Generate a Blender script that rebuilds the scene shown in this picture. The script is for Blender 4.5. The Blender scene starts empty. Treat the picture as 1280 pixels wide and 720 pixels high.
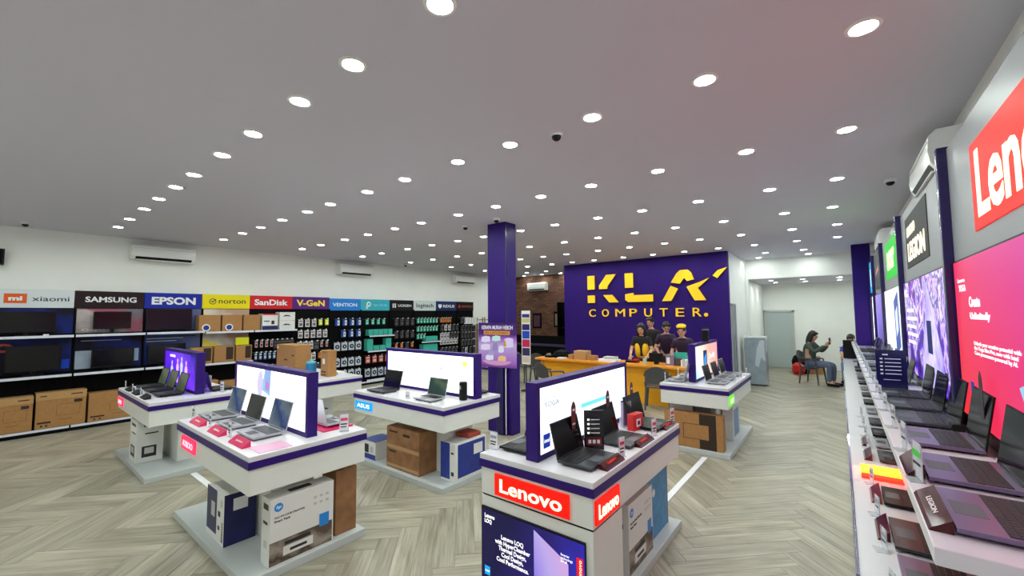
import bpy, bmesh, math, random
from mathutils import Vector, Matrix
random.seed(7)
SC = bpy.context.scene
COL = SC.collection
# ------------------------------------------------------------------ camera
YAW, PITCH, ROLL, FPX, EYE = math.radians(38.266), math.radians(3.618), math.radians(-0.445), 517.45, 1.8
Fv = Vector((-math.sin(YAW)*math.cos(PITCH), math.cos(YAW)*math.cos(PITCH), math.sin(PITCH)))
R0 = Vector((math.cos(YAW), math.sin(YAW), 0)); U0 = R0.cross(Fv)
Rv = R0*math.cos(ROLL)+U0*math.sin(ROLL); Uv = -R0*math.sin(ROLL)+U0*math.cos(ROLL)
cam = bpy.data.objects.new('camera', bpy.data.cameras.new('camera')); COL.objects.link(cam)
cam.data.sensor_width = 36; cam.data.lens = FPX/1280*36; cam.data.clip_start = .05
m = Matrix.Identity(4)
for i in range(3):
    m[i][0], m[i][1], m[i][2] = Rv[i], Uv[i], -Fv[i]
m[2][3] = EYE
cam.matrix_world = m
SC.camera = cam
# ------------------------------------------------------------------ world, exposure
w = bpy.data.worlds.new('world'); SC.world = w; w.use_nodes = True
w.node_tree.nodes['Background'].inputs[0].default_value = (.8, .88, 1, 1)
w.node_tree.nodes['Background'].inputs[1].default_value = .6
SC.view_settings.view_transform = 'Standard'; SC.view_settings.look = 'None'
SC.view_settings.gamma = 1; SC.view_settings.use_curve_mapping = False
SC.view_settings.exposure = 0.0
LAMP_POWER = 185.0      # emission strength of each downlight diffuser
H = 3.24

# ------------------------------------------------------------------ materials
def s2l(c):
    c = c/255
    return c/12.92 if c <= .04045 else ((c+.055)/1.055)**2.4
def rgb(r, g, b): return (s2l(r), s2l(g), s2l(b), 1)
_M = {}
def mat(name, col=(200, 200, 200), rough=.5, metal=0, emit=0, ecol=None, noise=0, nscale=20, alpha=1, trans=0, coat=0, bump=0, spec=.5):
    if name in _M: return _M[name]
    M = bpy.data.materials.new(name); M.use_nodes = True; _M[name] = M
    nt = M.node_tree; b = nt.nodes['Principled BSDF']
    b.inputs['Base Color'].default_value = rgb(*col); b.inputs['Roughness'].default_value = rough
    b.inputs['Metallic'].default_value = metal; b.inputs['Alpha'].default_value = alpha
    b.inputs['Transmission Weight'].default_value = trans; b.inputs['Coat Weight'].default_value = coat
    b.inputs['Specular IOR Level'].default_value = spec
    if emit:
        b.inputs['Emission Color'].default_value = rgb(*(ecol or col)); b.inputs['Emission Strength'].default_value = emit
    if noise or bump:
        tc = nt.nodes.new('ShaderNodeTexCoord'); n = nt.nodes.new('ShaderNodeTexNoise'); n.inputs['Scale'].default_value = nscale
        n.inputs['Detail'].default_value = 4
        nt.links.new(tc.outputs['Object'], n.inputs['Vector'])
        if noise:
            r = nt.nodes.new('ShaderNodeValToRGB'); a = rgb(*col)
            r.color_ramp.elements[0].position = .3; r.color_ramp.elements[1].position = .7
            r.color_ramp.elements[0].color = tuple(x*(1-noise) for x in a[:3])+(1,); r.color_ramp.elements[1].color = tuple(min(1, x*(1+noise)) for x in a[:3])+(1,)
            nt.links.new(n.outputs['Fac'], r.inputs[0]); nt.links.new(r.outputs[0], b.inputs['Base Color'])
        if bump:
            bp = nt.nodes.new('ShaderNodeBump'); bp.inputs['Strength'].default_value = bump; bp.inputs['Distance'].default_value = .01
            nt.links.new(n.outputs['Fac'], bp.inputs['Height']); nt.links.new(bp.outputs[0], b.inputs['Normal'])
    return M
def emi(name, col, s=1.0): return mat(name, (10, 10, 10), .5, emit=s, ecol=col, spec=.15)
def screen(name, stops, vec=(1, 0, 0), s=1.0, noise=0, nscale=3, off=0, printed=False, hard=False):
    """picture on a panel: colour ramp along a generated direction, optionally broken up by noise"""
    if name in _M: return _M[name]
    M = bpy.data.materials.new(name); M.use_nodes = True; _M[name] = M
    nt = M.node_tree; b = nt.nodes['Principled BSDF']; b.inputs['Roughness'].default_value = .4; b.inputs['Specular IOR Level'].default_value = .2
    tc = nt.nodes.new('ShaderNodeTexCoord'); d = nt.nodes.new('ShaderNodeVectorMath'); d.operation = 'DOT_PRODUCT'
    d.inputs[1].default_value = vec
    nt.links.new(tc.outputs['Generated'], d.inputs[0]); src = d.outputs['Value']
    if noise:
        n = nt.nodes.new('ShaderNodeTexNoise'); n.inputs['Scale'].default_value = nscale; n.inputs['Detail'].default_value = 5
        nt.links.new(tc.outputs['Object'], n.inputs['Vector'])
        a = nt.nodes.new('ShaderNodeMath'); a.operation = 'MULTIPLY_ADD'; a.inputs[1].default_value = noise; a.inputs[2].default_value = -noise/2+off
        nt.links.new(n.outputs['Fac'], a.inputs[0])
        a2 = nt.nodes.new('ShaderNodeMath'); a2.operation = 'ADD'
        nt.links.new(a.outputs[0], a2.inputs[0]); nt.links.new(src, a2.inputs[1]); src = a2.outputs[0]
    r = nt.nodes.new('ShaderNodeValToRGB'); cr = r.color_ramp
    if hard: cr.interpolation = 'CONSTANT'
    while len(cr.elements) < len(stops): cr.elements.new(.5)
    for e, (p, c) in zip(cr.elements, stops): e.position = p; e.color = rgb(*c)
    nt.links.new(src, r.inputs[0])
    if printed: nt.links.new(r.outputs[0], b.inputs['Base Color'])
    else:
        b.inputs['Base Color'].default_value = (.01, .01, .01, 1)
        nt.links.new(r.outputs[0], b.inputs['Emission Color']); b.inputs['Emission Strength'].default_value = s
    return M

WHITE = mat('white_paint', (240, 242, 238), .6, noise=.02, nscale=2)
CEIL = mat('ceiling_paint', (204, 202, 213), .8)
PURPLE = mat('purple_laminate', (46, 20, 108), .4, spec=.2)
PURPLEW = mat('purple_wall_paint', (44, 19, 104), .6, spec=.15)
PURPLED = mat('dark_purple_edge', (34, 22, 84), .25)
GREYL = mat('light_grey_laminate', (224, 226, 222), .35)
SLAB = mat('white_counter_top', (214, 213, 218), .3)
SILVER = mat('silver_grey_board', (150, 154, 158), .4, spec=.35)
BLACK = mat('black_plastic', (14, 14, 16), .4, spec=.25)
BLACKM = mat('matte_black_metal', (8, 8, 10), .7, spec=.1)
RAIL = mat('white_price_rail', (215, 220, 232), .3)
KRAFT = mat('kraft_cardboard', (168, 122, 72), .8, noise=.08, nscale=30)
KRAFT2 = mat('worn_brown_cardboard', (140, 98, 62), .7, noise=.25, nscale=9, bump=.3)
KRAFTL = mat('kraft_lid', (184, 142, 92), .8, noise=.06, nscale=30)
INK = mat('dark_print', (48, 34, 24), .8)
TAPE = mat('clear_tape', (176, 140, 96), .25)
PAPER = mat('white_card', (232, 234, 236), .5)
CARTW = mat('white_carton', (222, 222, 220), .5)
CARTG = mat('light_grey_carton', (190, 190, 188), .5)
BLUEC = mat('blue_carton_print', (26, 48, 140), .4, noise=.25, nscale=14)
NAVYC = mat('navy_carton_print', (24, 28, 84), .4, noise=.35, nscale=9)
HPB = mat('sky_blue_print', (30, 130, 215), .4)
CHROME = mat('brushed_metal', (190, 192, 195), .3, metal=.9)
LETY = mat('yellow_letter', (250, 196, 20), .4, emit=.25)
PWHITE = emi('white_lightbox', (255, 255, 255), 1.9)
GLOW = emi('lamp_diffuser', (246, 255, 248), LAMP_POWER)
RED = emi('lit_red_sign', (240, 24, 10), 1.25)
LITW = emi('lit_cream_letters', (255, 240, 205), 1.6)
LITP = emi('lit_pink_sign', (255, 50, 90), 1.5)
LITCY = emi('lit_cyan_sign', (20, 165, 240), 1.2)
LITG = emi('lit_green_sign', (110, 240, 60), 1.2)
GREENS = emi('lit_green_panel', (30, 205, 50), 1.1)
SCRTXT = emi('screen_white_text', (255, 255, 255), 1.4)
SKIN = mat('skin', (208, 158, 128), .55)
HAIR = mat('black_hair', (14, 11, 11), .5)
DECK = mat('dark_grey_aluminium', (62, 64, 70), .35, metal=.5)
DECKS = mat('silver_aluminium', (172, 175, 182), .35, metal=.4)
DECKV = mat('violet_grey_aluminium', (120, 108, 140), .3, metal=.5)
KEYS = mat('black_keys', (22, 22, 25), .5)
KEYSG = mat('grey_keys', (85, 88, 96), .5)
LIDOFF = mat('dark_display_glass', (10, 11, 13), .15, spec=.3)
PRICE = mat('price_card', (226, 226, 236), .45)
ACRY = mat('clear_acrylic', (235, 240, 245), .1, alpha=.3)
PINKW = mat('pink_acrylic_wedge', (214, 26, 92), .25, coat=.4)
DREDW = mat('dark_red_acrylic_wedge', (70, 5, 12), .12, spec=.4)
DREDT = mat('dark_red_card', (96, 16, 24), .5)
TEAL = mat('teal_carton', (60, 176, 160), .5, noise=.1, nscale=12)
ORANGEC = mat('orange_pack', (196, 98, 40), .5)
GREYCH = mat('dark_grey_chair_plastic', (72, 72, 74), .45)
YEL = mat('golden_yellow_laminate', (240, 168, 16), .4)
YELT = mat('orange_yellow_top', (236, 150, 40), .35)

# ------------------------------------------------------------------ mesh builder
class MB:
    def __init__(s): s.v = []; s.f = []; s.mi = []; s.mats = []
    def _m(s, mt):
        if mt not in s.mats: s.mats.append(mt)
        return s.mats.index(mt)
    def poly(s, pts, faces, mt):
        o = len(s.v); k = s._m(mt); s.v += [tuple(p) for p in pts]
        for f in faces: s.f.append([i+o for i in f]); s.mi.append(k)
        return s
    def box(s, x0, x1, y0, y1, z0, z1, mt):
        p = [(x0, y0, z0), (x1, y0, z0), (x1, y1, z0), (x0, y1, z0), (x0, y0, z1), (x1, y0, z1), (x1, y1, z1), (x0, y1, z1)]
        return s.poly(p, [(0, 3, 2, 1), (4, 5, 6, 7), (0, 1, 5, 4), (1, 2, 6, 5), (2, 3, 7, 6), (3, 0, 4, 7)], mt)
    def prism(s, outline, z0, z1, mt):
        n = len(outline); p = [(x, y, z0) for x, y in outline]+[(x, y, z1) for x, y in outline]
        return s.poly(p, [tuple(range(n))[::-1], tuple(range(n, 2*n))]+[(i, (i+1) % n, n+(i+1) % n, n+i) for i in range(n)], mt)
    def tube(s, a, b, r0, mt, r1=None, n=8):
        a = Vector(a); b = Vector(b); r1 = r0 if r1 is None else r1; d = (b-a).normalized()
        u = d.orthogonal().normalized(); v = d.cross(u); P = []
        for c, r in ((a, r0), (b, r1)):
            for i in range(n):
                t = 2*math.pi*i/n; P.append(c+u*(r*math.cos(t))+v*(r*math.sin(t)))
        return s.poly(P, [tuple(range(n))[::-1], tuple(range(n, 2*n))]+[(i, (i+1) % n, n+(i+1) % n, n+i) for i in range(n)], mt)
    def lathe(s, c, prof, mt, n=16):
        P = []; F = []
        for r, z in prof:
            for i in range(n):
                t = 2*math.pi*i/n; P.append((c[0]+r*math.cos(t), c[1]+r*math.sin(t), c[2]+z))
        k = len(prof)
        for j in range(k-1):
            for i in range(n):
                F.append((j*n+i, j*n+(i+1) % n, (j+1)*n+(i+1) % n, (j+1)*n+i))
        F.append(tuple(range(n))[::-1]); F.append(tuple((k-1)*n+i for i in range(n)))
        return s.poly(P, F, mt)
    def xform(s, M): s.v = [tuple(M @ Vector(p)) for p in s.v]; return s
    def build(s, name, parent=None, bevel=0, smooth=False, loc=None):
        me = bpy.data.meshes.new(name); me.from_pydata(s.v, [], s.f); me.update()
        for mt in s.mats: me.materials.append(mt)
        me.polygons.foreach_set('material_index', s.mi)
        if smooth: me.polygons.foreach_set('use_smooth', [True]*len(me.polygons))
        bm = bmesh.new(); bm.from_mesh(me); bmesh.ops.recalc_face_normals(bm, faces=bm.faces)
        if bevel: bmesh.ops.bevel(bm, geom=list(bm.edges), offset=bevel, segments=2, affect='EDGES', profile=.5)
        bm.to_mesh(me); bm.free()
        o = bpy.data.objects.new(name, me); COL.objects.link(o)
        if parent is not None: o.parent = parent
        if loc is not None: o.location = loc
        if parent is not None and name.endswith('print'): o['kind'] = 'stuff'
        return o
def tag(o, label=None, cat=None, group=None, kind=None):
    if label: o['label'] = label
    if cat: o['category'] = cat
    if group: o['group'] = group
    if kind: o['kind'] = kind
    return o
def empty(name, label, cat, loc=(0, 0, 0), rz=0, group=None):
    o = bpy.data.objects.new(name, None); o.empty_display_size = .1; COL.objects.link(o)
    o.location = loc; o.rotation_euler = (0, 0, rz)
    return tag(o, label, cat, group)
def box(name, x0, x1, y0, y1, z0, z1, mt, parent=None, bevel=0):
    return MB().box(x0, x1, y0, y1, z0, z1, mt).build(name, parent, bevel)
def struct(name, mb, parent=None):
    o = mb.build(name, parent)
    return tag(o, kind='structure')
def dup(root, loc, rz=None, label=None, group=None):
    r = root.copy(); COL.objects.link(r); r.location = loc
    if rz is not None: r.rotation_euler = (0, 0, rz)
    if label: r['label'] = label
    if group: r['group'] = group
    for ch in list(root.children):
        c = ch.copy(); COL.objects.link(c); c.parent = r
        for g in list(ch.children):
            d = g.copy(); COL.objects.link(d); d.parent = c
    return r
class Fr:
    """a flat frame: origin o, u to the right, v up, n out of the face"""
    def __init__(s, o, u, v=(0, 0, 1)):
        s.o = Vector(o); s.u = Vector(u).normalized(); s.v = Vector(v).normalized(); s.n = s.u.cross(s.v)
    def mat(s, off=(0, 0, 0)):
        M = Matrix.Identity(4); p = s.o+s.u*off[0]+s.v*off[1]+s.n*off[2]
        for i in range(3): M[i][0], M[i][1], M[i][2], M[i][3] = s.u[i], s.v[i], s.n[i], p[i]
        return M
def fbox(name, fr, u0, u1, v0, v1, n0, n1, mt, parent=None, bevel=0):
    mb = MB().box(u0, u1, v0, v1, n0, n1, mt).xform(fr.mat()); return mb.build(name, parent, bevel)
def fpoly(name, fr, pts, n0, n1, mt, parent=None):
    return MB().prism(pts, n0, n1, mt).xform(fr.mat()).build(name, parent)
def text(name, s, fr, u0, u1, v0, v1, n0, mt, parent=None, depth=.002, bold=0, fit=True, align=0, shear=0):
    cu = bpy.data.curves.new('t', 'FONT'); cu.body = s; cu.size = 1; cu.offset = bold; cu.extrude = .02; cu.resolution_u = 3; cu.shear = shear
    cu.space_line = .95
    if align: cu.align_x = 'CENTER'
    to = bpy.data.objects.new('t', cu); COL.objects.link(to)
    dg = bpy.context.evaluated_depsgraph_get(); me = bpy.data.meshes.new_from_object(to.evaluated_get(dg))
    bpy.data.objects.remove(to); bpy.data.curves.remove(cu)
    xs = [v.co.x for v in me.vertices]; ys = [v.co.y for v in me.vertices]
    ax, bx, ay, by = min(xs), max(xs), min(ys), max(ys)
    sx = (u1-u0)/(bx-ax); sy = (v1-v0)/(by-ay)
    if not fit: sx = sy = min(sx, sy)
    M = fr.mat()
    for v in me.vertices:
        v.co = M @ Vector((u0+(v.co.x-ax)*sx, v0+(v.co.y-ay)*sy, n0+(v.co.z+.02)/.04*depth))
    me.materials.clear(); me.materials.append(mt)
    o = bpy.data.objects.new(name, me); COL.objects.link(o)
    if parent is not None: o.parent = parent
    return o
ORD = ['first', 'second', 'third', 'fourth', 'fifth', 'sixth', 'seventh', 'eighth', 'ninth', 'tenth', 'eleventh', 'twelfth', 'thirteenth', 'fourteenth', 'fifteenth',
       'sixteenth', 'seventeenth', 'eighteenth', 'nineteenth', 'twentieth', 'twenty-first', 'twenty-second', 'twenty-third', 'twenty-fourth']

# ================================================================== SETTING
XL, XR, YF, YK, YB = -10.15, .76, -1.7, 10.66, 12.8      # left wall, right wall, front, purple wall, brick wall
XN = -2.0; YN = 16.1                                     # niche side wall and far back wall
# floor: base slab and herringbone planks
fl = struct('floor', MB().box(XL-.2, XR+.2, YF-.2, YN+.2, -.1, -.004, mat('floor_base', (120, 112, 96), .6)))
def plank_mat():
    M = bpy.data.materials.new('grey_oak_plank'); M.use_nodes = True; nt = M.node_tree; b = nt.nodes['Principled BSDF']
    N = nt.nodes.new; L = nt.links.new
    uv = N('ShaderNodeUVMap'); uv.uv_map = 'UVMap'; oi = N('ShaderNodeObjectInfo'); ge = N('ShaderNodeNewGeometry')
    add = N('ShaderNodeMath'); add.operation = 'ADD'; L(oi.outputs['Random'], add.inputs[0]); L(ge.outputs['Random Per Island'], add.inputs[1])
    fr = N('ShaderNodeMath'); fr.operation = 'FRACT'; L(add.outputs[0], fr.inputs[0])
    sc = N('ShaderNodeVectorMath'); sc.operation = 'SCALE'; sc.inputs[0].default_value = (13, 29, 0); L(fr.outputs[0], sc.inputs['Scale'])
    va = N('ShaderNodeVectorMath'); va.operation = 'ADD'; L(uv.outputs[0], va.inputs[0]); L(sc.outputs[0], va.inputs[1])
    mp = N('ShaderNodeMapping'); mp.inputs['Scale'].default_value = (1.6, 26, 1); L(va.outputs[0], mp.inputs[0])
    n = N('ShaderNodeTexNoise'); n.inputs['Scale'].default_value = 1.6; n.inputs['Detail'].default_value = 6; n.inputs['Roughness'].default_value = .62; L(mp.outputs[0], n.inputs['Vector'])
    mp2 = N('ShaderNodeMapping'); mp2.inputs['Scale'].default_value = (.9, 5, 1); L(va.outputs[0], mp2.inputs[0])
    n2 = N('ShaderNodeTexNoise'); n2.inputs['Scale'].default_value = 1.3; n2.inputs['Detail'].default_value = 2; L(mp2.outputs[0], n2.inputs['Vector'])
    mx = N('ShaderNodeMath'); mx.operation = 'MULTIPLY_ADD'; mx.inputs[1].default_value = .55; L(n.outputs['Fac'], mx.inputs[0])
    m3 = N('ShaderNodeMath'); m3.operation = 'MULTIPLY'; m3.inputs[1].default_value = .45; L(n2.outputs['Fac'], m3.inputs[0]); L(m3.outputs[0], mx.inputs[2])
    r = N('ShaderNodeValToRGB'); cr = r.color_ramp; cr.elements[0].position = .3; cr.elements[0].color = rgb(112, 103, 84); cr.elements[1].position = .72; cr.elements[1].color = rgb(190, 186, 168)
    e = cr.elements.new(.5); e.color = rgb(156, 150, 132); L(mx.outputs[0], r.inputs[0])
    hs = N('ShaderNodeHueSaturation'); vm = N('ShaderNodeMapRange'); vm.inputs[3].default_value = .86; vm.inputs[4].default_value = 1.14; L(fr.outputs[0], vm.inputs[0])
    L(vm.outputs[0], hs.inputs['Value']); L(r.outputs[0], hs.inputs['Color']); L(hs.outputs[0], b.inputs['Base Color'])
    b.inputs['Roughness'].default_value = .36
    bp = N('ShaderNodeBump'); bp.inputs['Strength'].default_value = .12; bp.inputs['Distance'].default_value = .004; L(n.outputs['Fac'], bp.inputs['Height']); L(bp.outputs[0], b.inputs['Normal'])
    return M
PLANK = plank_mat()
PW, PL = .1524, .9144
def clip(poly, ax, lim, keep_less):
    out = []
    for i in range(len(poly)):
        a, b = poly[i-1], poly[i]
        ia = (a[ax] <= lim) if keep_less else (a[ax] >= lim); ib = (b[ax] <= lim) if keep_less else (b[ax] >= lim)
        if ia != ib:
            t = (lim-a[ax])/(b[ax]-a[ax]); out.append(tuple(a[k]+(b[k]-a[k])*t for k in range(4)))
        if ib: out.append(b)
    return out
C45 = math.sqrt(.5); plist = []
for k in range(-150, 150):
    for t in range(-14, 14):
        for kind in (0, 1):
            if kind == 0: u0, v0, du, dv = k*PW+t*PL, k*PW-t*PL, PL, PW
            else: u0, v0, du, dv = k*PW+PL+t*PL, k*PW+PW-PL-t*PL, PW, PL
            g = .0012; cu, cv = u0+du/2, v0+dv/2
            cx = -.95+(cu-cv)*C45; cy = (cu+cv)*C45
            if not (XL-.6 < cx < XR+.6 and YF-.6 < cy < YN+.6): continue
            if cx < XN-.6 and cy > YB+.6: continue
            cs = []
            for a, b in ((u0+g, v0+g), (u0+du-g, v0+g), (u0+du-g, v0+dv-g), (u0+g, v0+dv-g)):
                lx, ly = (a-u0, b-v0) if kind == 0 else (b-v0, a-u0)
                cs.append((-.95+(a-b)*C45, (a+b)*C45, lx, ly))
            full = all(XL+.02 < c[0] < XR-.02 and YF+.02 < c[1] < YN-.02 for c in cs) and not (cx < XN+.5 and cy > YB-.5)
            d = Vector((cx, cy, -EYE)); dep = d.dot(Fv); px = 640+FPX*d.dot(Rv)/dep if dep > .3 else -9; py = 360-FPX*d.dot(Uv)/dep if dep > .3 else -9
            hid = any(a < cx < b and c < cy < e for a, b, c, e in ((-7.6, -6, 1.2, 2), (-4.7, -3.2, 1.2, 1.95), (-4.7, -3.3, 3, 3.7), (-1.9, -1.2, 2.2, 3.6), (-1.9, -1.2, 5.7, 7.3), (-7.6, -6, 2.8, 3.7), (0.02, 1, -2, 14), (-11, -9.7, -2, 11)))
            # hidden behind the counters nearest the camera
            vis = full and not hid and -40 < px < 1320 and 380 < py < 760
            plist.append((dep**3/max(.2, EYE) if vis else 1e9, cx, cy, kind, cs, full))
plist.sort(key=lambda p: p[0])
def plank_mesh(name, polys):
    vs, fs, uv = [], [], []
    for P in polys:
        n = len(P); o = len(vs)
        vs += [(p[0], p[1], -.004) for p in P]+[(p[0], p[1], 0) for p in P]
        fs.append(tuple(o+n+i for i in range(n))); uv += [(p[2], p[3]) for p in P]
        for i in range(n):
            j = (i+1) % n; fs.append((o+i, o+j, o+n+j, o+n+i)); uv += [(P[i][2], P[i][3]), (P[j][2], P[j][3]), (P[j][2], P[j][3]), (P[i][2], P[i][3])]
    me = bpy.data.meshes.new(name); me.from_pydata(vs, [], fs); me.materials.append(PLANK)
    l = me.uv_layers.new(name='UVMap')
    l.data.foreach_set('uv', [c for q in uv for c in q]); me.update()
    return me
h = (PL/2-.0012, PW/2-.0012); base = [(-h[0], -h[1], 0, 0), (h[0], -h[1], PL, 0), (h[0], h[1], PL, PW), (-h[0], h[1], 0, PW)]
pm = plank_mesh('plank', [base])
for p in plist[:300]:
    o = bpy.data.objects.new('plank', pm); COL.objects.link(o); o.parent = fl
    o.location = (p[1], p[2], 0); o.rotation_euler = (0, 0, math.radians(45 if p[3] == 0 else 135))
rest = []
for p in plist[300:]:
    q = p[4]
    lims = [(0, XL+.002, False), (0, XR-.002, True), (1, YF+.002, False), (1, YN-.002, True)]
    if p[3] == 1: q = q[::-1]
    if p[1] < XN: lims.append((1, YB-.002, True))
    for ax, lim, less in lims:
        q = clip(q, ax, lim, less)
        if len(q) < 3: break
    if len(q) >= 3: rest.append(q)
o = bpy.data.objects.new('plank_field', plank_mesh('plank_field', rest)); COL.objects.link(o); o.parent = fl; o['kind'] = 'stuff'

struct('ceiling', MB().box(XL-.1, XR+.1, YF-.1, 13.15, H, H+.1, CEIL))
struct('ceiling_niche', MB().box(XN-.1, XR+.1, 13.15, YN+.1, 2.71, 2.81, CEIL)).name = 'ceiling'
struct('wall_left', MB().box(XL-.1, XL, YF-.1, YB+.1, 0, H, WHITE))
struct('wall_right', MB().box(XR, XR+.1, YF-.1, YN+.1, 0, H, WHITE))
struct('wall_front', MB().box(XL, XR, YF-.1, YF, 0, H, WHITE))
struct('wall_back', MB().box(XN, XR, YN, YN+.1, 0, H, WHITE))
struct('wall_niche_left', MB().box(XN-.12, XN, YK+.14, YN, 0, H, WHITE).box(XN, XN+.06, 13.0, 13.3, 0, 2.71, WHITE)).name = 'wall_niche'
struct('trim_1', MB().box(XN, XR, 13.0, 13.15, 2.71, H, WHITE))
struct('wall_feature', MB().box(-6.42, -2.0, YK, YK+.14, 0, H, PURPLEW))
# brick wall
BM_ = mat('brown_brick', (92, 58, 40), .85); nt = BM_.node_tree; bs = nt.nodes['Principled BSDF']
tc = nt.nodes.new('ShaderNodeTexCoord'); mp = nt.nodes.new('ShaderNodeMapping'); mp.inputs['Rotation'].default_value = (math.pi/2, 0, 0)
bk = nt.nodes.new('ShaderNodeTexBrick'); bk.inputs['Scale'].default_value = 1; bk.inputs['Brick Width'].default_value = .23; bk.inputs['Row Height'].default_value = .075
bk.inputs['Mortar Size'].default_value = .008; bk.inputs['Color1'].default_value = rgb(112, 72, 50); bk.inputs['Color2'].default_value = rgb(78, 46, 32); bk.inputs['Mortar'].default_value = rgb(52, 38, 30)
nt.links.new(tc.outputs['Object'], mp.inputs[0]); nt.links.new(mp.outputs[0], bk.inputs['Vector']); nt.links.new(bk.outputs['Color'], bs.inputs['Base Color'])
bp = nt.nodes.new('ShaderNodeBump'); bp.invert = True; bp.inputs['Strength'].default_value = .6; nt.links.new(bk.outputs['Fac'], bp.inputs['Height']); nt.links.new(bp.outputs[0], bs.inputs['Normal'])
struct('wall_brick', MB().box(XL, XN-.12, YB, YB+.1, 0, H, BM_))
box_ = struct('trim_2', MB().box(XL, XL+.1, 12.55, 12.8, 0, H, WHITE))
# side-wall tall window of the niche (slim aluminium)
wn = struct('window_1', MB().box(XN, XN+.03, 10.84, 10.88, .05, 2.0, CHROME).box(XN, XN+.03, 11.26, 11.3, .05, 2.0, CHROME).box(XN, XN+.03, 11.04, 11.08, .05, 2.0, CHROME).box(XN, XN+.03, 10.84, 11.3, 1.97, 2.01, CHROME))
for a, b in ((10.88, 11.04), (11.08, 11.26)):
    box('pane', XN, XN+.012, a, b, .05, 1.97, mat('pane_glass', (150, 165, 170), .15), wn)
# far door
dr = struct('door_1', MB().box(-1.93, -1.2, YN-.03, YN-.002, .01, 1.8, mat('pale_grey_door', (178, 190, 190), .5)))
MB().box(-1.98, -1.93, YN-.06, YN-.002, 0, 1.86, CARTG).box(-1.2, -1.15, YN-.06, YN-.002, 0, 1.86, CARTG).box(-1.98, -1.15, YN-.06, YN-.002, 1.8, 1.86, CARTG).build('door_frame', dr)
MB().tube((-1.27, YN-.03, .95), (-1.27, YN-.08, .95), .015, CHROME).box(-1.37, -1.26, YN-.09, YN-.07, .94, .96, CHROME).build('door_handle', dr)
# columns
struct('trim_3', MB().box(-4.38, -4.02, 4.93, 5.2, 0, H, PURPLE).box(-4.02, -4.012, 4.93, 4.96, 0, H, PURPLED)).name = 'column'
struct('trim_4', MB().box(.26, .565, 11.5, 11.9, 0, H, PURPLEW)).name = 'column'

# ------------------------------------------------------------------ downlights
cols = {1.24: [-1.39, -2.13, -2.78, -3.57, -4.26, -5.08, -5.72, -6.45, -7.21, -8.12, -8.97],
        2.69: [.16, -.59, -1.36, -2.13, -2.76, -3.56, -4.26, -5.10, -5.72, -6.50, -7.30, -8.07, -8.99],
        4.15: [.11, -.59, -1.38, -2.13, -2.81, -3.54, -4.25, -5.07, -5.75, -6.54, -7.31, -8.22, -9.02],
        5.64: [.045, -.58, -1.37, -2.11, -2.79, -3.55, -4.255, -5.11, -5.79, -6.55, -7.35, -8.31, -9.10],
        7.14: [-.01, -.565, -1.37, -2.11, -2.82, -3.54, -4.28, -5.15, -5.82, -6.53, -7.36, -8.25, -9.17],
        8.62: [.035, -.58, -1.37, -2.09, -2.77, -3.53, -4.28, -5.12, -5.79, -6.51, -7.3, -8.3, -9.13],
        10.1: [.035, -.61, -1.36, -2.07, -2.80, -3.54, -4.31, -5.13, -5.81, -6.49, -7.36, -8.2, -9.1],
        11.62: [-.58, -1.34, -6.9, -7.7, -8.5, -9.3], 12.55: [-.54, -1.61, -6.9, -7.7, -8.5, -9.3],
        -.25: [.1, -.7, -1.4, -2.13, -2.8, -3.55, -4.3, -5.1, -5.8, -6.5, -7.3, -8.1, -9.0]}
TRIM = mat('downlight_ring', (235, 235, 232), .4)
dl = empty('downlight', 'x', 'ceiling light', (0, 0, H), group='recessed ceiling downlights')
MB().lathe((0, 0, 0), [(.078, 0), (.076, -.006), (.06, -.008), (.055, -.002), (.055, 0)], TRIM, 20).build('trim_ring', dl)
MB().lathe((0, 0, 0), [(.055, -.001), (.055, -.004)], GLOW, 20).build('diffuser', dl)
first = True; ri = 0
for y in sorted(cols):
    xs = sorted(cols[y])
    for i, x in enumerate(xs):
        lab = 'round recessed downlight, %s row from the storefront, %s from the left in its row' % (ORD[ri], ORD[i])
        if first: dl.location = (x, y, H); dl['label'] = lab; first = False
        else: dup(dl, (x, y, H), label=lab)
    ri += 1
for j, (x, y) in enumerate([(-1.5, 13.9), (-.75, 13.9), (.05, 13.9), (-1.5, 15.0), (-.75, 15.0), (.05, 15.0)]):
    dup(dl, (x, y, 2.71), label='small round downlight in lowered niche ceiling, %s row, %s from the left' % (('near', 'far')[j//3], ORD[j % 3]), group='downlights of the lowered niche')

# ------------------------------------------------------------------ dome cameras
def dome(x, y, label, z=H):
    e = empty('security_camera', label, 'camera', (x, y, z), group='dome cameras on the ceiling')
    MB().lathe((0, 0, 0), [(.055, 0), (.055, -.025), (.045, -.035)], PAPER, 16).build('housing', e)
    MB().lathe((0, 0, 0), [(.038, -.034), (.034, -.055), (.02, -.068), (.004, -.072)], BLACK, 14).build('dome', e, smooth=True)
dome(-1.7, 2.74, 'white dome camera with black lens in the middle of the near ceiling')
dome(.5, 6.05, 'dome camera on the ceiling beside the right air conditioner')
dome(-4.7, 4.75, 'small dome camera on the ceiling left of the purple column')
dome(-3.98, 4.68, 'dome camera on the ceiling right in front of the purple column')
dome(-9.55, .3, 'dome camera on the ceiling above the far left wall corner')
dome(-9.6, 7.3, 'tiny dome camera on the ceiling above the second air conditioner')
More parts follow.
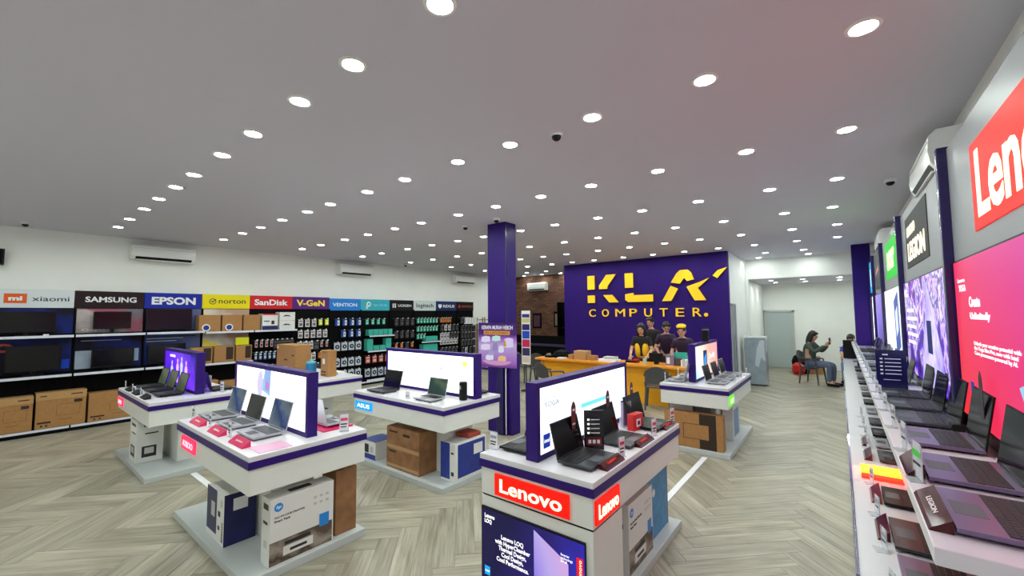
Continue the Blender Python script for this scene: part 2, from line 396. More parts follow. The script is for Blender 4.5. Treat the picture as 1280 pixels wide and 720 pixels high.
# ------------------------------------------------------------------ air conditioners
ACW = mat('white_ac_plastic', (232, 234, 232), .3)
def aircon(c, u, label, L=.95):
    f = Fr(c, u); e = empty('air_conditioner', label, 'air conditioner', group='wall air conditioners')
    P = [(0, 0), (.17, 0), (.2, .05), (.21, .12), (.2, .24), (.16, .28), (0, .28)]
    mb = MB(); n = len(P); pts = [f.o+f.u*uu+f.v*v+f.n*w for uu in (-L/2, L/2) for w, v in P]
    mb.poly(pts, [tuple(range(n)), tuple(range(n, 2*n))[::-1]]+[(i, (i+1) % n, n+(i+1) % n, n+i) for i in range(n)], ACW)
    mb.build('casing', e)
    MB().poly([f.o+f.u*a+f.v*b+f.n*c_ for a, b, c_ in ((-L/2+.06, .002, .172), (L/2-.06, .002, .172), (L/2-.06, .045, .2), (-L/2+.06, .045, .2), (-L/2+.06, -.004, .12), (L/2-.06, -.004, .12))], [(0, 1, 2, 3), (4, 5, 1, 0)], BLACK).build('outlet', e)
    MB().box(-L/2+.07, L/2-.07, -.012, -.004, .1, .19, ACW).xform(f.mat()).build('louvre', e)
    fbox('vent_line', f, -L/2+.03, L/2-.03, .2, .206, .2, .207, CARTG, e)
aircon((XL, 2.04, 2.86), (0, 1, 0), 'white split air conditioner above the left signs near the storefront')
aircon((XL, 6.02, 2.87), (0, 1, 0), 'white split air conditioner above the light blue left signs')
aircon((XL, 10.1, 2.86), (0, 1, 0), 'white split air conditioner at the far end of left wall')
aircon((-8.8, YB, 2.68), (1, 0, 0), 'white split air conditioner on the brown brick wall', .8)
aircon((XR, 4.65, 2.82), (0, -1, 0), 'large white air conditioner over the grey lit wall near the right', 1.0)
aircon((XR, 9.4, 2.86), (0, -1, 0), 'smaller white air conditioner further along the right wall', 1.0)
tag(MB().box(XL, XL+.16, -.1, .13, 2.62, 2.86, BLACK).box(XL+.16, XL+.17, -.08, .11, 2.64, 2.84, BLACKM).build('wall_speaker'), 'black wall speaker at the upper left edge above the shelves', 'speaker')

# ================================================================== LAPTOPS
def laptop(label, w=.34, d=.235, deck=DECK, disp=LIDOFF, lidm=None, lean=14, z0=.012, keysm=KEYS, lh=None, full=True):
    lidm = lidm or deck; lh = lh or d*.95
    e = empty('laptop', label, 'laptop', group='display laptops')
    b = MB().box(-w/2, w/2, 0, d, z0, z0+.016, deck)
    b.build('base', e, bevel=.002)
    k = MB(); nx, ny = 15, 5; kw = (w-.03)/nx; kd = d*.46/ny
    for j in range(ny):
        for i in range(nx):
            if j == 0 and 4 < i < 9:
                if i > 5: continue
                k.box(-w/2+.015+i*kw+.0012, -w/2+.015+(i+4)*kw-.0012, d*.42+j*kd+.0012, d*.42+(j+1)*kd-.0012, z0+.016, z0+.0185, keysm); continue
            k.box(-w/2+.015+i*kw+.0012, -w/2+.015+(i+1)*kw-.0012, d*.42+j*kd+.0012, d*.42+(j+1)*kd-.0012, z0+.016, z0+.0185, keysm)
    tag(k.build('keyboard', e), kind='stuff')
    box('touchpad', -w*.16, w*.16, d*.06, d*.36, z0+.016, z0+.0166, KEYSG, e)
    a = math.radians(lean); M = Matrix.Translation((0, d-.004, z0+.014)) @ Matrix.Rotation(-a, 4, 'X')
    lid = MB().box(-w/2, w/2, 0, .007, 0, lh, lidm).xform(M).build('lid', e)
    MB().box(-w/2+.007, w/2-.007, -.0008, 0, .014, lh-.007, disp).xform(M).build('display', lid)
    MB().tube((-w*.35, d-.002, z0+.014), (w*.35, d-.002, z0+.014), .006, BLACK).build('hinge', e)
    MB().box(-w/2+.03, w/2-.03, .02, .035, 0, z0, BLACK).box(-w/2+.03, w/2-.03, d-.035, d-.02, 0, z0, BLACK).build('rubber_feet', e)
    return e
WIN = screen('blue_bloom_wallpaper', [(0, (150, 165, 175)), (.45, (60, 90, 130)), (.55, (20, 60, 150)), (.8, (120, 140, 160)), (1, (90, 110, 120))], (.6, 0, .5), .5, .7, 9)
GRN = screen('green_hill_wallpaper', [(0, (60, 80, 60)), (.5, (95, 110, 70)), (.8, (140, 150, 120)), (1, (80, 90, 80))], (.4, 0, .6), .5, .8, 12)
TEALW = screen('teal_wallpaper', [(0, (60, 80, 75)), (.5, (50, 95, 85)), (.7, (110, 140, 110)), (1, (40, 60, 60))], (.4, 0, .6), .4, .5, 8)
used = []
L_DARK = laptop('dark', deck=DECK)
L_SILV = laptop('silver', deck=DECKS, disp=WIN, keysm=KEYSG)
L_BLK = laptop('black', deck=BLACK, lidm=BLACK)
L_GAME = laptop('gaming', w=.41, d=.275, deck=DECKV, lidm=BLACK, lean=9, lh=.275)
L_GAMD = laptop('gamingdark', w=.41, d=.275, deck=DECK, lidm=BLACK, lean=9, lh=.275)
L_GRN = laptop('green', deck=BLACK, disp=GRN)
L_SMALL = laptop('small', w=.3, d=.21, deck=DECKS, disp=TEALW)
L_WHT = laptop('white', w=.33, d=.225, deck=DECKS, disp=LIDOFF, keysm=KEYSG)
def put(proto, x, y, z, rz, label, group=None):
    if proto not in used:
        used.append(proto); proto.location = (x, y, z); proto.rotation_euler = (0, 0, math.radians(rz)); proto['label'] = label
        if group: proto['group'] = group
        return proto
    return dup(proto, (x, y, z), math.radians(rz), label, group)

# price tags: a bent clear holder with a printed card
def price_tag(x, y, z, rz, label, h_=.11, w_=.055, cardm=PRICE, stripe=(224, 60, 110), group='price tag holders'):
    e = empty('price_tag', label, 'price tag', (x, y, z), math.radians(rz), group)
    M = Matrix.Rotation(math.radians(-14), 4, 'X')
    MB().box(-w_/2, w_/2, -.012, .04, 0, .003, ACRY).box(-w_/2, w_/2, 0, .003, .003, h_, ACRY).xform(Matrix.Identity(4)).build('holder', e)
    c = MB().box(-w_/2+.003, w_/2-.003, -.003, -.001, .008, h_-.004, cardm).build('card', e)
    sm = mat('tag_stripe_%d_%d' % stripe[:2], stripe, .5)
    MB().box(-w_/2+.008, w_/2-.008, .0031, .004, h_*.62, h_*.78, sm).box(-w_/2+.008, w_/2-.012, .0031, .004, h_*.4, h_*.47, INK).box(-w_/2+.008, w_/2-.008, -.0045, -.003, h_*.62, h_*.78, sm).box(-w_/2+.008, w_/2-.012, -.0045, -.003, h_*.4, h_*.47, INK).box(-w_/2+.008, w_/2-.018, -.0045, -.003, h_*.25, h_*.31, INK).build('print', c)
    return e
def wedge(x, y, z, rz, label, mt, L=.22, word=None, tm=PAPER, hh=.045, dd=.06):
    e = empty('display_wedge', label, 'display block', (x, y, z), math.radians(rz), 'brand wedges in front of laptops')
    MB().poly([(-L/2, 0, 0), (L/2, 0, 0), (L/2, dd, 0), (-L/2, dd, 0), (-L/2, dd, hh), (L/2, dd, hh), (-L/2, .008, .012), (L/2, .008, .012)],
              [(0, 1, 2, 3), (3, 2, 5, 4), (0, 6, 7, 1), (6, 4, 5, 7), (0, 3, 4, 6), (1, 7, 5, 2)], mt).build('block', e)
    if word:
        s = Vector((0, dd-.008, hh-.012)).normalized(); fr = Fr((0, .008, .012), (1, 0, 0), s)
        text('lettering', word, fr, -L*.22, L*.22, .02, .036, .0005, tm, e, .001, .01)
    return e

# ================================================================== KIOSKS
def apron_bits(e, x0, x1, y0, y1, zt=.86, zb=.60, pedestal=None, base=True):
    if base: box('base_plate', x0+.02, x1-.01, y0, y1, 0, .06, mat('grey_white_plinth', (188, 194, 194), .35), e, .004)
    if pedestal: box('pedestal', *pedestal, .06, zb, GREYL, e)
    ap = box('apron', x0+.012, x1-.012, y0+.012, y1-.012, zb, zt-.085, GREYL, e, .003)
    box('purple_band', x0, x1, y0, y1, zt-.085, zt-.035, PURPLE, e, .003)
    box('counter_top', x0+.004, x1-.004, y0+.004, y1-.004, zt-.035, zt, SLAB, e, .003)
    return ap
def lightbox(x0, x1, y0, y1, z0, z1, label, pic, back=PWHITE, rim=.035):
    e = empty('lightbox', label, 'light box', group='double sided light boxes on the display counters')
    alongx = (x1-x0) > (y1-y0)
    if alongx:
        MB().box(x0, x1, y0, y1, z0, z0+rim, PURPLE).box(x0, x1, y0, y1, z1-rim, z1, PURPLE).box(x0, x0+rim, y0, y1, z0+rim, z1-rim, PURPLE).box(x1-rim, x1, y0, y1, z0+rim, z1-rim, PURPLE).build('frame', e)
        f = box('front_picture', x0+rim, x1-rim, y0+.006, y0+.012, z0+rim, z1-rim, pic, e); box('back_picture', x0+rim, x1-rim, y1-.012, y1-.006, z0+rim, z1-rim, back, e)
        return e, Fr((x0+rim, y0+.006, z0+rim), (1, 0, 0)), x1-x0-2*rim, z1-z0-2*rim
    MB().box(x0, x1, y0, y1, z0, z0+rim, PURPLE).box(x0, x1, y0, y1, z1-rim, z1, PURPLE).box(x0, x1, y0, y0+rim, z0+rim, z1-rim, PURPLE).box(x0, x1, y1-rim, y1, z0+rim, z1-rim, PURPLE).build('frame', e)
    box('front_picture', x1-.012, x1-.006, y0+rim, y1-rim, z0+rim, z1-rim, pic, e); box('back_picture', x0+.006, x0+.012, y0+rim, y1-rim, z0+rim, z1-rim, back, e)
    return e, Fr((x1-.006, y0+rim, z0+rim), (0, 1, 0)), y1-y0-2*rim, z1-z0-2*rim
def lit_sign(par, fr, u0, u1, v0, v1, bg, word, tm, name='lit_sign', pad=.12):
    s = fbox(name, fr, u0, u1, v0, v1, 0, .014, bg, par)
    if word:
        W, Hh = u1-u0, v1-v0
        text('lettering', word, fr, u0+W*pad, u1-W*pad, v0+Hh*.25, v1-Hh*.25, .014, tm, s, .003, .01)
    return s
def carton(name, label, x0, x1, y0, y1, z0, z1, mt, lid=None, group=None, tape=True, rz=0, cat='box'):
    cx, cy = (x0+x1)/2, (y0+y1)/2
    e = empty(name, label, cat, (cx, cy, z0), math.radians(rz), group); a, b, c = (x1-x0)/2, (y1-y0)/2, z1-z0
    MB().box(-a, a, -b, b, 0, c, mt).build('body', e, bevel=.003)
    if lid: MB().box(-a-.004, a+.004, -b-.004, b+.004, c*.8, c+.004, lid).build('lid', e, bevel=.002)
    if tape:
        t = MB().box(-a, a, -.02, .02, c+.0005+(.004 if lid else 0), c+.0015+(.004 if lid else 0), TAPE)
        t.build('tape', e)
    e['_dims'] = (a, b, c)
    return e
def face(e, side):
    a, b, c = e['_dims']
    return {'front': Fr((-a, -b, 0), (1, 0, 0)), 'right': Fr((a, -b, 0), (0, 1, 0)), 'left': Fr((-a, b, 0), (0, -1, 0)), 'back': Fr((a, b, 0), (-1, 0, 0))}[side]
PHOTO = screen('desk_photo_print', [(0, (58, 44, 36)), (.35, (120, 104, 90)), (.5, (70, 56, 48)), (.75, (160, 150, 138)), (1, (90, 78, 68))], (.3, .3, .6), 1, .9, 9, printed=True)
DKPR = mat('charcoal_print', (30, 30, 34), .5)

# ---- pink counter (left foreground)
def kiosk(name, label, x0, x1, y0, y1, ped): 
    e = empty(name, label, 'display counter', group='purple banded display counters'); apron_bits(e, x0, x1, y0, y1, pedestal=ped); return e
k = kiosk('display_counter', 'display counter with pink lit sign and three silver laptops in left foreground', -4.79, -3.12, 1.12, 2.0, (-4.45, -3.5, 1.42, 1.75))
lit_sign(k, Fr((-4.79, 1.132, .60), (1, 0, 0)), .16, .53, .05, .155, LITP, 'AXIOO', emi('lit_pale_pink', (255, 190, 205), 1.6))
lb, fr, W, Hh = lightbox(-4.78, -3.26, 1.57, 1.65, .86, 1.355, 'white light box with small laptop picture behind three silver laptops', PWHITE)
SKT = mat('faint_grey_print', (200, 205, 212), .5, emit=1.0)
text('lettering', 'AXIOO', fr, .06, .3, Hh-.07, Hh-.045, .001, emi('pale_lilac_text', (214, 205, 232), 1.3), lb, .001)
pic = fpoly('printed_laptop', fr, [(.60, .24), (.78, .2), (.80, .44), (.68, .47)], .001, .002, emi('pale_blue_picture', (150, 205, 235), 1.1), lb)
fpoly('printed_screen', fr, [(.67, .245), (.77, .225), (.785, .42), (.685, .45)], .002, .003, emi('violet_picture', (150, 170, 225), 1.2), pic)
fpoly('printed_window', fr, [(.69, .26), (.76, .245), (.765, .31), (.695, .33)], .003, .004, emi('magenta_picture', (205, 140, 220), 1.0), pic)
fpoly('printed_ring', fr, [(.52, .2), (.6, .16), (.64, .3), (.6, .42), (.53, .38), (.5, .3)], .001, .002, emi('lavender_picture', (206, 200, 240), 1.2), lb)
put(L_SILV, -4.62, 1.28, .86, 0, 'leftmost silver laptop with blue wallpaper on the pink-signed counter')
x = put(L_WHT, -4.14, 1.28, .86, 0, 'middle silver laptop with black screen on the pink-signed counter')
put(L_SILV, -3.66, 1.28, .86, 0, 'rightmost silver laptop with blue wallpaper on the pink-signed counter')
for x, t in ((-4.46, 'leftmost'), (-3.98, 'middle'), (-3.5, 'rightmost')):
    wedge(x, 1.16, .86, 0, '%s pink wedge in front of a silver laptop' % t, PINKW, .27, 'axioo')
for x, t in ((-4.70, 'leftmost'), (-4.24, 'middle'), (-3.78, 'rightmost')):
    price_tag(x, 1.22, .86, 0, '%s white and dark price tag standing before the silver laptops' % t, .12, .06, stripe=(60, 60, 70))
tag(box('leaflet', -3.36, -3.16, 1.2, 1.42, .86, .863, mat('pale_pink_paper', (226, 170, 200), .5)), 'pale pink leaflet lying at the right end of the pink-signed counter', 'leaflet')
put(L_WHT, -3.52, 2.0-.04, .875, 180, 'silver laptop on pink stand behind the white light box').scale = (1, .8, 1)
tag(box('display_stand', -3.72, -3.3, 1.72, 1.98, .86, .874, PINKW), 'flat pink stand under the laptop behind the light box', 'display stand')
price_tag(-3.2, 1.84, .86, 60, 'pink and white price tag at the rear corner of the pink-signed counter', .14, .07)
# boxes below
c = carton('printer_box', 'large white printer box with blue logo under the pink-signed counter', -3.30, -3.16, 1.28, 1.74, .06, .52, CARTW, tape=False)
c.rotation_euler = (0, 0, 0)
f = face(c, 'right')
def printer_art(c, f, W, Hh, dev=True):
    p = fbox('photo_print', f, .0, W-.01, .01, Hh*.36, 0, .001, PHOTO, c)
    fbox('printed_printer', f, W*.2, W*.66, Hh*.11, Hh*.24, .001, .002, CARTW, p); fbox('printed_slot', f, W*.3, W*.56, Hh*.15, Hh*.19, .002, .003, DKPR, p)
    fbox('printed_scanner', f, W*.22, W*.62, Hh*.26, Hh*.31, .001, .002, DKPR, p)
    fbox('blue_flash', f, W*.76, W*.92, Hh*.32, Hh*.52, .001, .002, HPB, c)
    MB().lathe((0, 0, 0), [(Hh*.065, 0), (Hh*.065, .001)], HPB, 20).xform(f.mat((W*.12, Hh*.86, .0005))).build('logo_disc', c)
    text('logo_lettering', 'hp', f, W*.08, W*.16, Hh*.83, Hh*.89, .0016, PAPER, c, .001, .02, shear=.3)
    text('heading', 'ALL-IN-ONE PRINTER', f, W*.06, W*.52, Hh*.7, Hh*.73, .0005, DKPR, c, .001, .01)
    text('small_print', 'Smart Tank', f, W*.06, W*.3, Hh*.64, Hh*.675, .0005, DKPR, c, .001, .03)
    q = MB()
    for i in range(3):
        for j in range(2): q.box(W*(.66+.1*i), W*(.71+.1*i), Hh*(.8-.1*j), Hh*(.84-.1*j), .0004, .0012, CARTG)
    q.xform(f.mat()).build('icon_print', c)
printer_art(c, f, .46, .46)
g = face(c, 'front'); MB().box(.03, .11, .38, .42, 0, .001, DKPR).box(.03, .10, .28, .30, 0, .001, DKPR).box(.04, .09, .12, .17, 0, .001, CARTG).xform(g.mat()).build('side_print', c)
MB().box(-.03, .03, -.08, .08, .461, .4615, DKPR).build('carry_slot', c)
c = carton('printer_box', 'white and navy blue printer box under the left end of pink-signed counter', -4.1, -3.72, 1.18, 1.40, .06, .44, CARTW, tape=False)
f = face(c, 'front')
fbox('navy_panel', f, .0, .22, .05, .38, 0, .001, NAVYC, c); fbox('printed_printer', f, .1, .18, .17, .28, .001, .0015, CARTG, c)
text('lettering', 'EPSON', Fr(f.o+Vector((.36, 0, 0)), (0, 0, 1), (-1, 0, 0)), .03, .17, 0, .028, .0005, DKPR, c, .001, .02)
MB().box(.25, .3, .2, .24, 0, .001, DKPR).box(.25, .29, .1, .13, 0, .001, DKPR).box(.3, .34, .28, .33, 0, .001, CARTG).xform(f.mat()).build('icon_print', c)
f = face(c, 'right'); fbox('navy_side', f, .0, .22, .0, .38, 0, .001, NAVYC, c); fbox('printed_boxes', f, .06, .16, .25, .34, .001, .002, PAPER, c)
carton('carton', 'worn brown carton at the rear corner of the pink-signed counter', -3.42, -3.2, 1.78, 1.96, .06, .56, KRAFT2)
# ---- back left purple screen counter
k = kiosk('display_counter', 'display counter with glowing purple screen and black laptops near left shelves', -7.6, -5.93, 1.13, 2.05, (-7.2, -6.35, 1.5, 1.85))
lit_sign(k, Fr((-7.6, 1.142, .60), (1, 0, 0)), .04, .32, .05, .15, LITP, 'AXIOO', emi('lit_pale_pink', (255, 190, 205), 1.6))
PSC = screen('violet_show_picture', [(0, (60, 10, 190)), (.5, (96, 20, 235)), (.7, (120, 60, 250)), (1, (40, 10, 150))], (.7, 0, .4), 1.2, .6, 5)
lb, fr, W, Hh = lightbox(-7.6, -6.13, 1.6, 1.69, .86, 1.36, 'glowing violet light box with white figures on the rear left counter', PSC, PSC)
for i, (a, b) in enumerate(((.36, .3), (.62, .34), (.8, .37), (1.0, .33))):
    q = MB().prism([(a-.035, .04), (a+.035, .04), (a+.05, b-.14), (a+.06, b-.1), (a+.03, b-.055), (a-.03, b-.055), (a-.06, b-.1), (a-.05, b-.14)], .001, .002, emi('pale_figure_%d' % (i % 2), ((190, 205, 255), (235, 180, 235))[i % 2], 1.3))
    q.prism([(a+.026*math.cos(t*math.pi/5), b-.02+.032*math.sin(t*math.pi/5)) for t in range(10)], .001, .002, emi('pale_figure_%d' % (i % 2), 0, 1.3)).xform(fr.mat()).build('figure_print', lb)
fbox('printed_slogan', fr, .25, .5, Hh-.07, Hh-.04, .001, .002, SCRTXT, lb)
GR = []
for i, (x, t) in enumerate(((-7.28, 'leftmost'), (-6.86, 'middle'), (-6.42, 'rightmost'))):
    l = put(L_GRN, x, 1.28, .86, 0, '%s black laptop with green wallpaper before the violet screen' % t)
    price_tag(x-.1, 1.17, .86, 0, '%s white price tag in front of the violet screen counter' % t, .11, .05, stripe=(120, 120, 130))
    wedge(x+.07, 1.15, .86, 0, '%s dark wedge in front of the green wallpaper laptops' % t, BLACK, .24)
put(L_BLK, -6.35, 2.02, .86, 180, 'black laptop behind the violet light box')
price_tag(-6.08, 1.86, .86, 20, 'white price tag at the rear right corner of the violet screen counter', .13, .06, stripe=(120, 120, 130))
price_tag(-6.3, 1.78, .86, 20, 'tall white card just behind the violet light box', .2, .09, stripe=(220, 220, 230))
c = carton('printer_box', 'white printer box under the violet screen counter', -6.98, -6.62, 1.17, 1.42, .06, .56, CARTW, tape=False)
for s_ in ('front', 'right'):
    f = face(c, s_); w0 = .36 if s_ == 'front' else .25
    MB().box(w0*.2, w0*.75, .06, .19, 0, .001, DKPR).box(w0*.3, w0*.65, .1, .17, .001, .002, CARTG).box(w0*.3, w0*.8, .33, .345, 0, .001, DKPR).box(w0*.25, w0*.8, .42, .45, 0, .001, DKPR).xform(f.mat()).build('print', c)
# ---- rear left counter with cartons (behind the pink one)
k = kiosk('display_counter', 'display counter carrying brown cartons in front of the hook wall', -7.6, -5.93, 2.82, 3.71, (-7.2, -6.35, 3.1, 3.45))
c = carton('carton', 'wide brown carton on the rear left counter', -7.45, -6.78, 3.05, 3.3, .86, 1.33, KRAFT)
f = face(c, 'front'); MB().box(.25, .42, .05, .12, 0, .001, PAPER).box(.28, .4, .22, .24, 0, .001, INK).box(.55, .63, .3, .32, 0, .001, INK).box(.02, .06, .4, .44, 0, .001, PAPER).xform(f.mat()).build('print', c)
c = carton('carton', 'tall narrow brown carton standing right of the wide carton', -6.42, -6.2, 3.28, 3.42, .86, 1.26, KRAFT)
f = face(c, 'front'); MB().box(.06, .13, .19, .27, 0, .001, PAPER).box(.03, .17, .06, .08, 0, .001, INK).box(.04, .16, .02, .035, 0, .001, INK).box(.05, .15, .37, .38, 0, .001, INK).xform(f.mat()).build('print', c)
e = empty('canister', 'teal blue canister standing between the two cartons', 'container', (-6.56, 3.2, .86))
MB().lathe((0, 0, 0), [(.075, 0), (.078, .02), (.078, .19), (.07, .2)], mat('teal_blue_plastic', (22, 120, 170), .35), 18).build('body', e)
MB().lathe((0, 0, 0), [(.07, .2), (.07, .22), (.03, .225), (.03, .25)], mat('pale_teal_lid', (120, 190, 190), .4), 18).build('lid', e)
tag(box('paper_pad', -6.72, -6.3, 3.5, 3.62, .86, .9, PAPER), 'white paper stack behind the teal canister', 'paper')
c = carton('printer_box', 'blue and white box under the rear left counter', -6.6, -6.02, 2.9, 3.3, .06, .3, BLUEC, tape=False)
MB().box(-.29, .29, -.2, .2, .241, .245, PAPER).build('white_top', c)
tag(MB().box(-6.5, -6.1, 2.98, 3.25, .306, .4, CARTG).box(-6.5, -6.1, 2.98, 3.25, .4, .41, DKPR).build('carton'), 'grey carton lying on the blue and white box', 'box')
# ---- middle counter (cyan sign)
k = kiosk('display_counter', 'display counter with cyan lit sign, white light box and two laptops', -4.84, -3.18, 2.9, 3.8, (-4.4, -3.44, 3.2, 3.6))
lit_sign(k, Fr((-4.84, 2.912, .60), (1, 0, 0)), .05, .40, .05, .145, LITCY, 'ASUS', SCRTXT)
lb, fr, W, Hh = lightbox(-4.86, -3.2, 3.39, 3.49, .86, 1.355, 'white light box with faint yellow badge on the cyan-signed counter', PWHITE)
for a, b, w_, h_ in ((.72, .3, .07, .012), (.88, .31, .08, .014), (.72, .24, .02, .05), (1.05, .25, .03, .03), (.1, .42, .12, .012)):
    fbox('faint_print', fr, a, a+w_, b, b+h_, .001, .002, emi('grey_lilac_picture', (198, 198, 225), 1.2), lb)
fbox('yellow_badge', fr, 1.42, 1.49, .31, .37, .001, .002, emi('pale_yellow_badge', (250, 245, 120), 1.3), lb)
fpoly('printed_tablet', fr, [(.9, .1), (.97, .07), (1.0, .12), (.93, .16)], .001, .002, emi('pale_blue_picture', (150, 205, 235), 1.1), lb)
put(L_DARK, -4.47, 2.96, .86, 0, 'left dark grey laptop on the cyan-signed counter')
put(L_SMALL, -3.62, 2.98, .86, 0, 'right silver laptop with teal wallpaper on the cyan-signed counter')
e = empty('speaker', 'black cylinder speaker at the right end of cyan-signed counter', 'speaker', (-3.3, 3.3, .86))
MB().lathe((0, 0, 0), [(.04, 0), (.045, .01), (.045, .19), (.035, .2)], BLACK, 18).build('body', e); MB().box(-.01, .01, -.047, -.044, .12, .16, CHROME).build('badge', e)
price_tag(-3.86, 2.98, .86, 0, 'small clear tag holder between the two laptops', .08, .08, stripe=(200, 210, 230))
price_tag(-4.78, 3.62, .86, 0, 'white tag behind the left end of the white light box', .12, .07, stripe=(180, 180, 190))
put(L_BLK, -3.5, 3.78, .86, 180, 'black laptop behind the right end of the middle light box')
c = carton('carton', 'tall worn brown carton wrapped in tape under cyan-signed counter', -4.2, -3.62, 2.95, 3.22, .06, .52, KRAFT2)
f = face(c, 'front'); MB().box(.05, .2, .4, .42, 0, .001, INK).box(.3, .42, .38, .41, 0, .001, INK).box(.05, .17, .18, .2, 0, .001, INK).xform(f.mat()).build('print', c)
MB().box(.0, .58, .02, .05, 0, .0015, TAPE).box(0, .58, .22, .26, 0, .0015, TAPE).xform(f.mat()).build('tape_band', c)
c = carton('printer_box', 'blue and white printer box at right end below cyan-signed counter', -3.42, -3.2, 3.08, 3.56, .06, .45, CARTW, tape=False)
f = face(c, 'front'); fbox('blue_panel', f, .0, .14, .02, .39, 0, .001, BLUEC, c)
MB().box(.16, .2, .28, .3, 0, .001, DKPR).box(.16, .2, .06, .1, 0, .001, DKPR).xform(f.mat()).build('icon_print', c)
f = face(c, 'right'); fbox('blue_side', f, .04, .46, .03, .37, 0, .001, BLUEC, c); fbox('printed_printer', f, .28, .42, .22, .33, .001, .002, CARTW, c)
MB().box(-.08, .08, -.2, .2, .391, .393, CARTG).build('top_panel', c)
tag(box('pouch', -3.42, -3.22, 3.3, 3.5, .455, .5, mat('brick_red_fabric', (168, 64, 48), .7), None, .01), 'red pouch lying on the blue and white printer box', 'bag')
c = carton('printer_box', 'small blue and white box at left end below cyan-signed counter', -4.72, -4.44, 2.96, 3.24, .06, .27, CARTW, tape=False)
f = face(c, 'front'); fbox('blue_panel', f, .0, .28, .0, .06, 0, .001, BLUEC, c); MB().box(.05, .14, .07, .17, 0, .001, DKPR).box(.17, .24, .08, .15, 0, .001, CARTG).xform(f.mat()).build('icon_print', c)
MB().box(-.14, .14, -.14, .14, .211, .213, BLUEC).build('blue_top', c)

# ---- front counter (red signs)
k = kiosk('display_counter', 'front display counter with red lit signs and screen panel on its end', -1.97, -1.11, 2.12, 3.7, (-1.75, -1.33, 2.5, 3.3))
body = box('cabinet', -1.955, -1.125, 2.135, 2.52, .06, .588, GREYL, k)
box('shadow_gap', -1.95, -1.13, 2.14, 2.515, .588, .60, BLACKM, k)
F4 = Fr((-1.97, 2.132, .60), (1, 0, 0))
def lenovo(par, f, u0, u1, v0, v1, bg=RED, fg=LITW, d=.014):
    s = fbox('lit_sign', f, u0, u1, v0, v1, 0, d, bg, par); W, Hh = u1-u0, v1-v0
    text('lettering', 'Lenovo', f, u0+W*.08, u1-W*.08, v0+Hh*.2, v1-Hh*.18, d, fg, s, .004, .018); return s
lenovo(k, F4, .14, .70, .02, .155)
lenovo(k, Fr((-1.122, 2.12, .60), (0, 1, 0)), .03, .34, .02, .15)
# end screen
es = fbox('end_screen', Fr((-1.97, 2.135, .06), (1, 0, 0)), .02, .80, .0, .46, 0, .012, BLACK, k)
FE = Fr((-1.95, 2.123, .06), (1, 0, 0))
LOQ = screen('violet_laptop_picture', [(0, (20, 14, 70)), (.35, (34, 26, 110)), (.55, (50, 40, 190)), (.75, (130, 110, 220)), (1, (60, 30, 120))], (.8, 0, -.25), .95, .35, 4)
fbox('picture', FE, .005, .775, .005, .45, 0, .001, LOQ, es)
fpoly('printed_lid', FE, [(.43, .03), (.43, .43), (.67, .31), (.67, .02)], .001, .002, screen('lilac_lid_picture', [(0, (110, 90, 230)), (.5, (190, 170, 235)), (1, (225, 170, 220))], (.5, 0, .5), 1.0, .2, 5), es)
fpoly('printed_streak', FE, [(.3, .0), (.42, .06), (.55, .12), (.66, .22), (.66, .235), (.54, .14), (.4, .09), (.3, .04)], .002, .003, emi('pink_streak', (255, 130, 190), 1.2), es)
text('lettering', 'Lenovo\nLOQ', FE, .03, .115, .355, .42, .001, SCRTXT, es, .001, .03)
text('lettering', 'Lenovo LOQ\nwith HyperChamber\nThermal Design,\nCool Design,\nCool Performance.', FE, .12, .40, .15, .32, .001, SCRTXT, es, .001, .02, align=1)
b_ = fbox('badge', FE, .03, .075, .03, .085, .001, .002, LITCY, es); text('lettering', 'intel', FE, .035, .07, .05, .064, .002, SCRTXT, b_, .001)
text('lettering', 'Smarter\ntechnology\nfor all', FE, .62, .7, .31, .36, .002, SCRTXT, es, .001)
r_ = fbox('red_tab', FE, .725, .765, .24, .37, .001, .002, RED, es)
text('lettering', 'Lenovo', Fr(FE.o, (0, 0, 1), (-1, 0, 0)), .25, .36, -.757, -.735, .002, LITW, r_, .001)
lb, fr, W, Hh = lightbox(-1.63, -1.54, 2.2, 3.62, .86, 1.355, 'long white light box with grey lettering on the red-signed counter', screen('white_cyan_picture', [(0, (255, 255, 255)), (.4, (246, 252, 255)), (.5, (196, 232, 246)), (.56, (250, 253, 255)), (1, (255, 255, 255))], (0, .25, .75), 1.7, .25, 2.5))
text('lettering', 'Lenovo', fr, .05, .22, Hh-.085, Hh-.06, .001, emi('grey_text', (176, 190, 205), .9), lb, .001)
text('lettering', 'YOGA', fr, .05, .24, Hh-.135, Hh-.1, .001, emi('grey_text', (176, 190, 205), .9), lb, .001, .02)
b_ = fbox('badge', fr, .04, .12, .03, .12, .001, .002, emi('blue_badge', (30, 60, 170), .9), lb); text('lettering', 'intel', fr, .05, .11, .065, .09, .002, SCRTXT, b_, .001)
fbox('printed_streak', fr, .55, 1.0, .2, .23, .001, .002, emi('cyan_streak', (120, 225, 240), 1.2), lb)
text('lettering', 'Lenovo', fr, 1.15, 1.3, Hh-.09, Hh-.07, .001, emi('grey_text', (176, 190, 205), .9), lb, .001)
put(L_DARK, -1.19, 2.42, .86, 90, 'dark grey laptop nearest the camera on the red-signed counter')
put(L_DARK, -1.17, 2.95, .86, 90, 'second dark laptop from the front on the red-signed counter')
put(L_BLK, -1.16, 3.48, .86, 90, 'rearmost dark laptop on the red-signed counter')
for i, (y, t) in enumerate(((2.46, 'nearest'), (3.0, 'middle'), (3.54, 'rearmost'))):
    wedge(-1.125, y, .86, 90, '%s dark red wedge before a laptop on the red-signed counter' % t, DREDW, .26, 'Lenovo', RED, .035, .055)
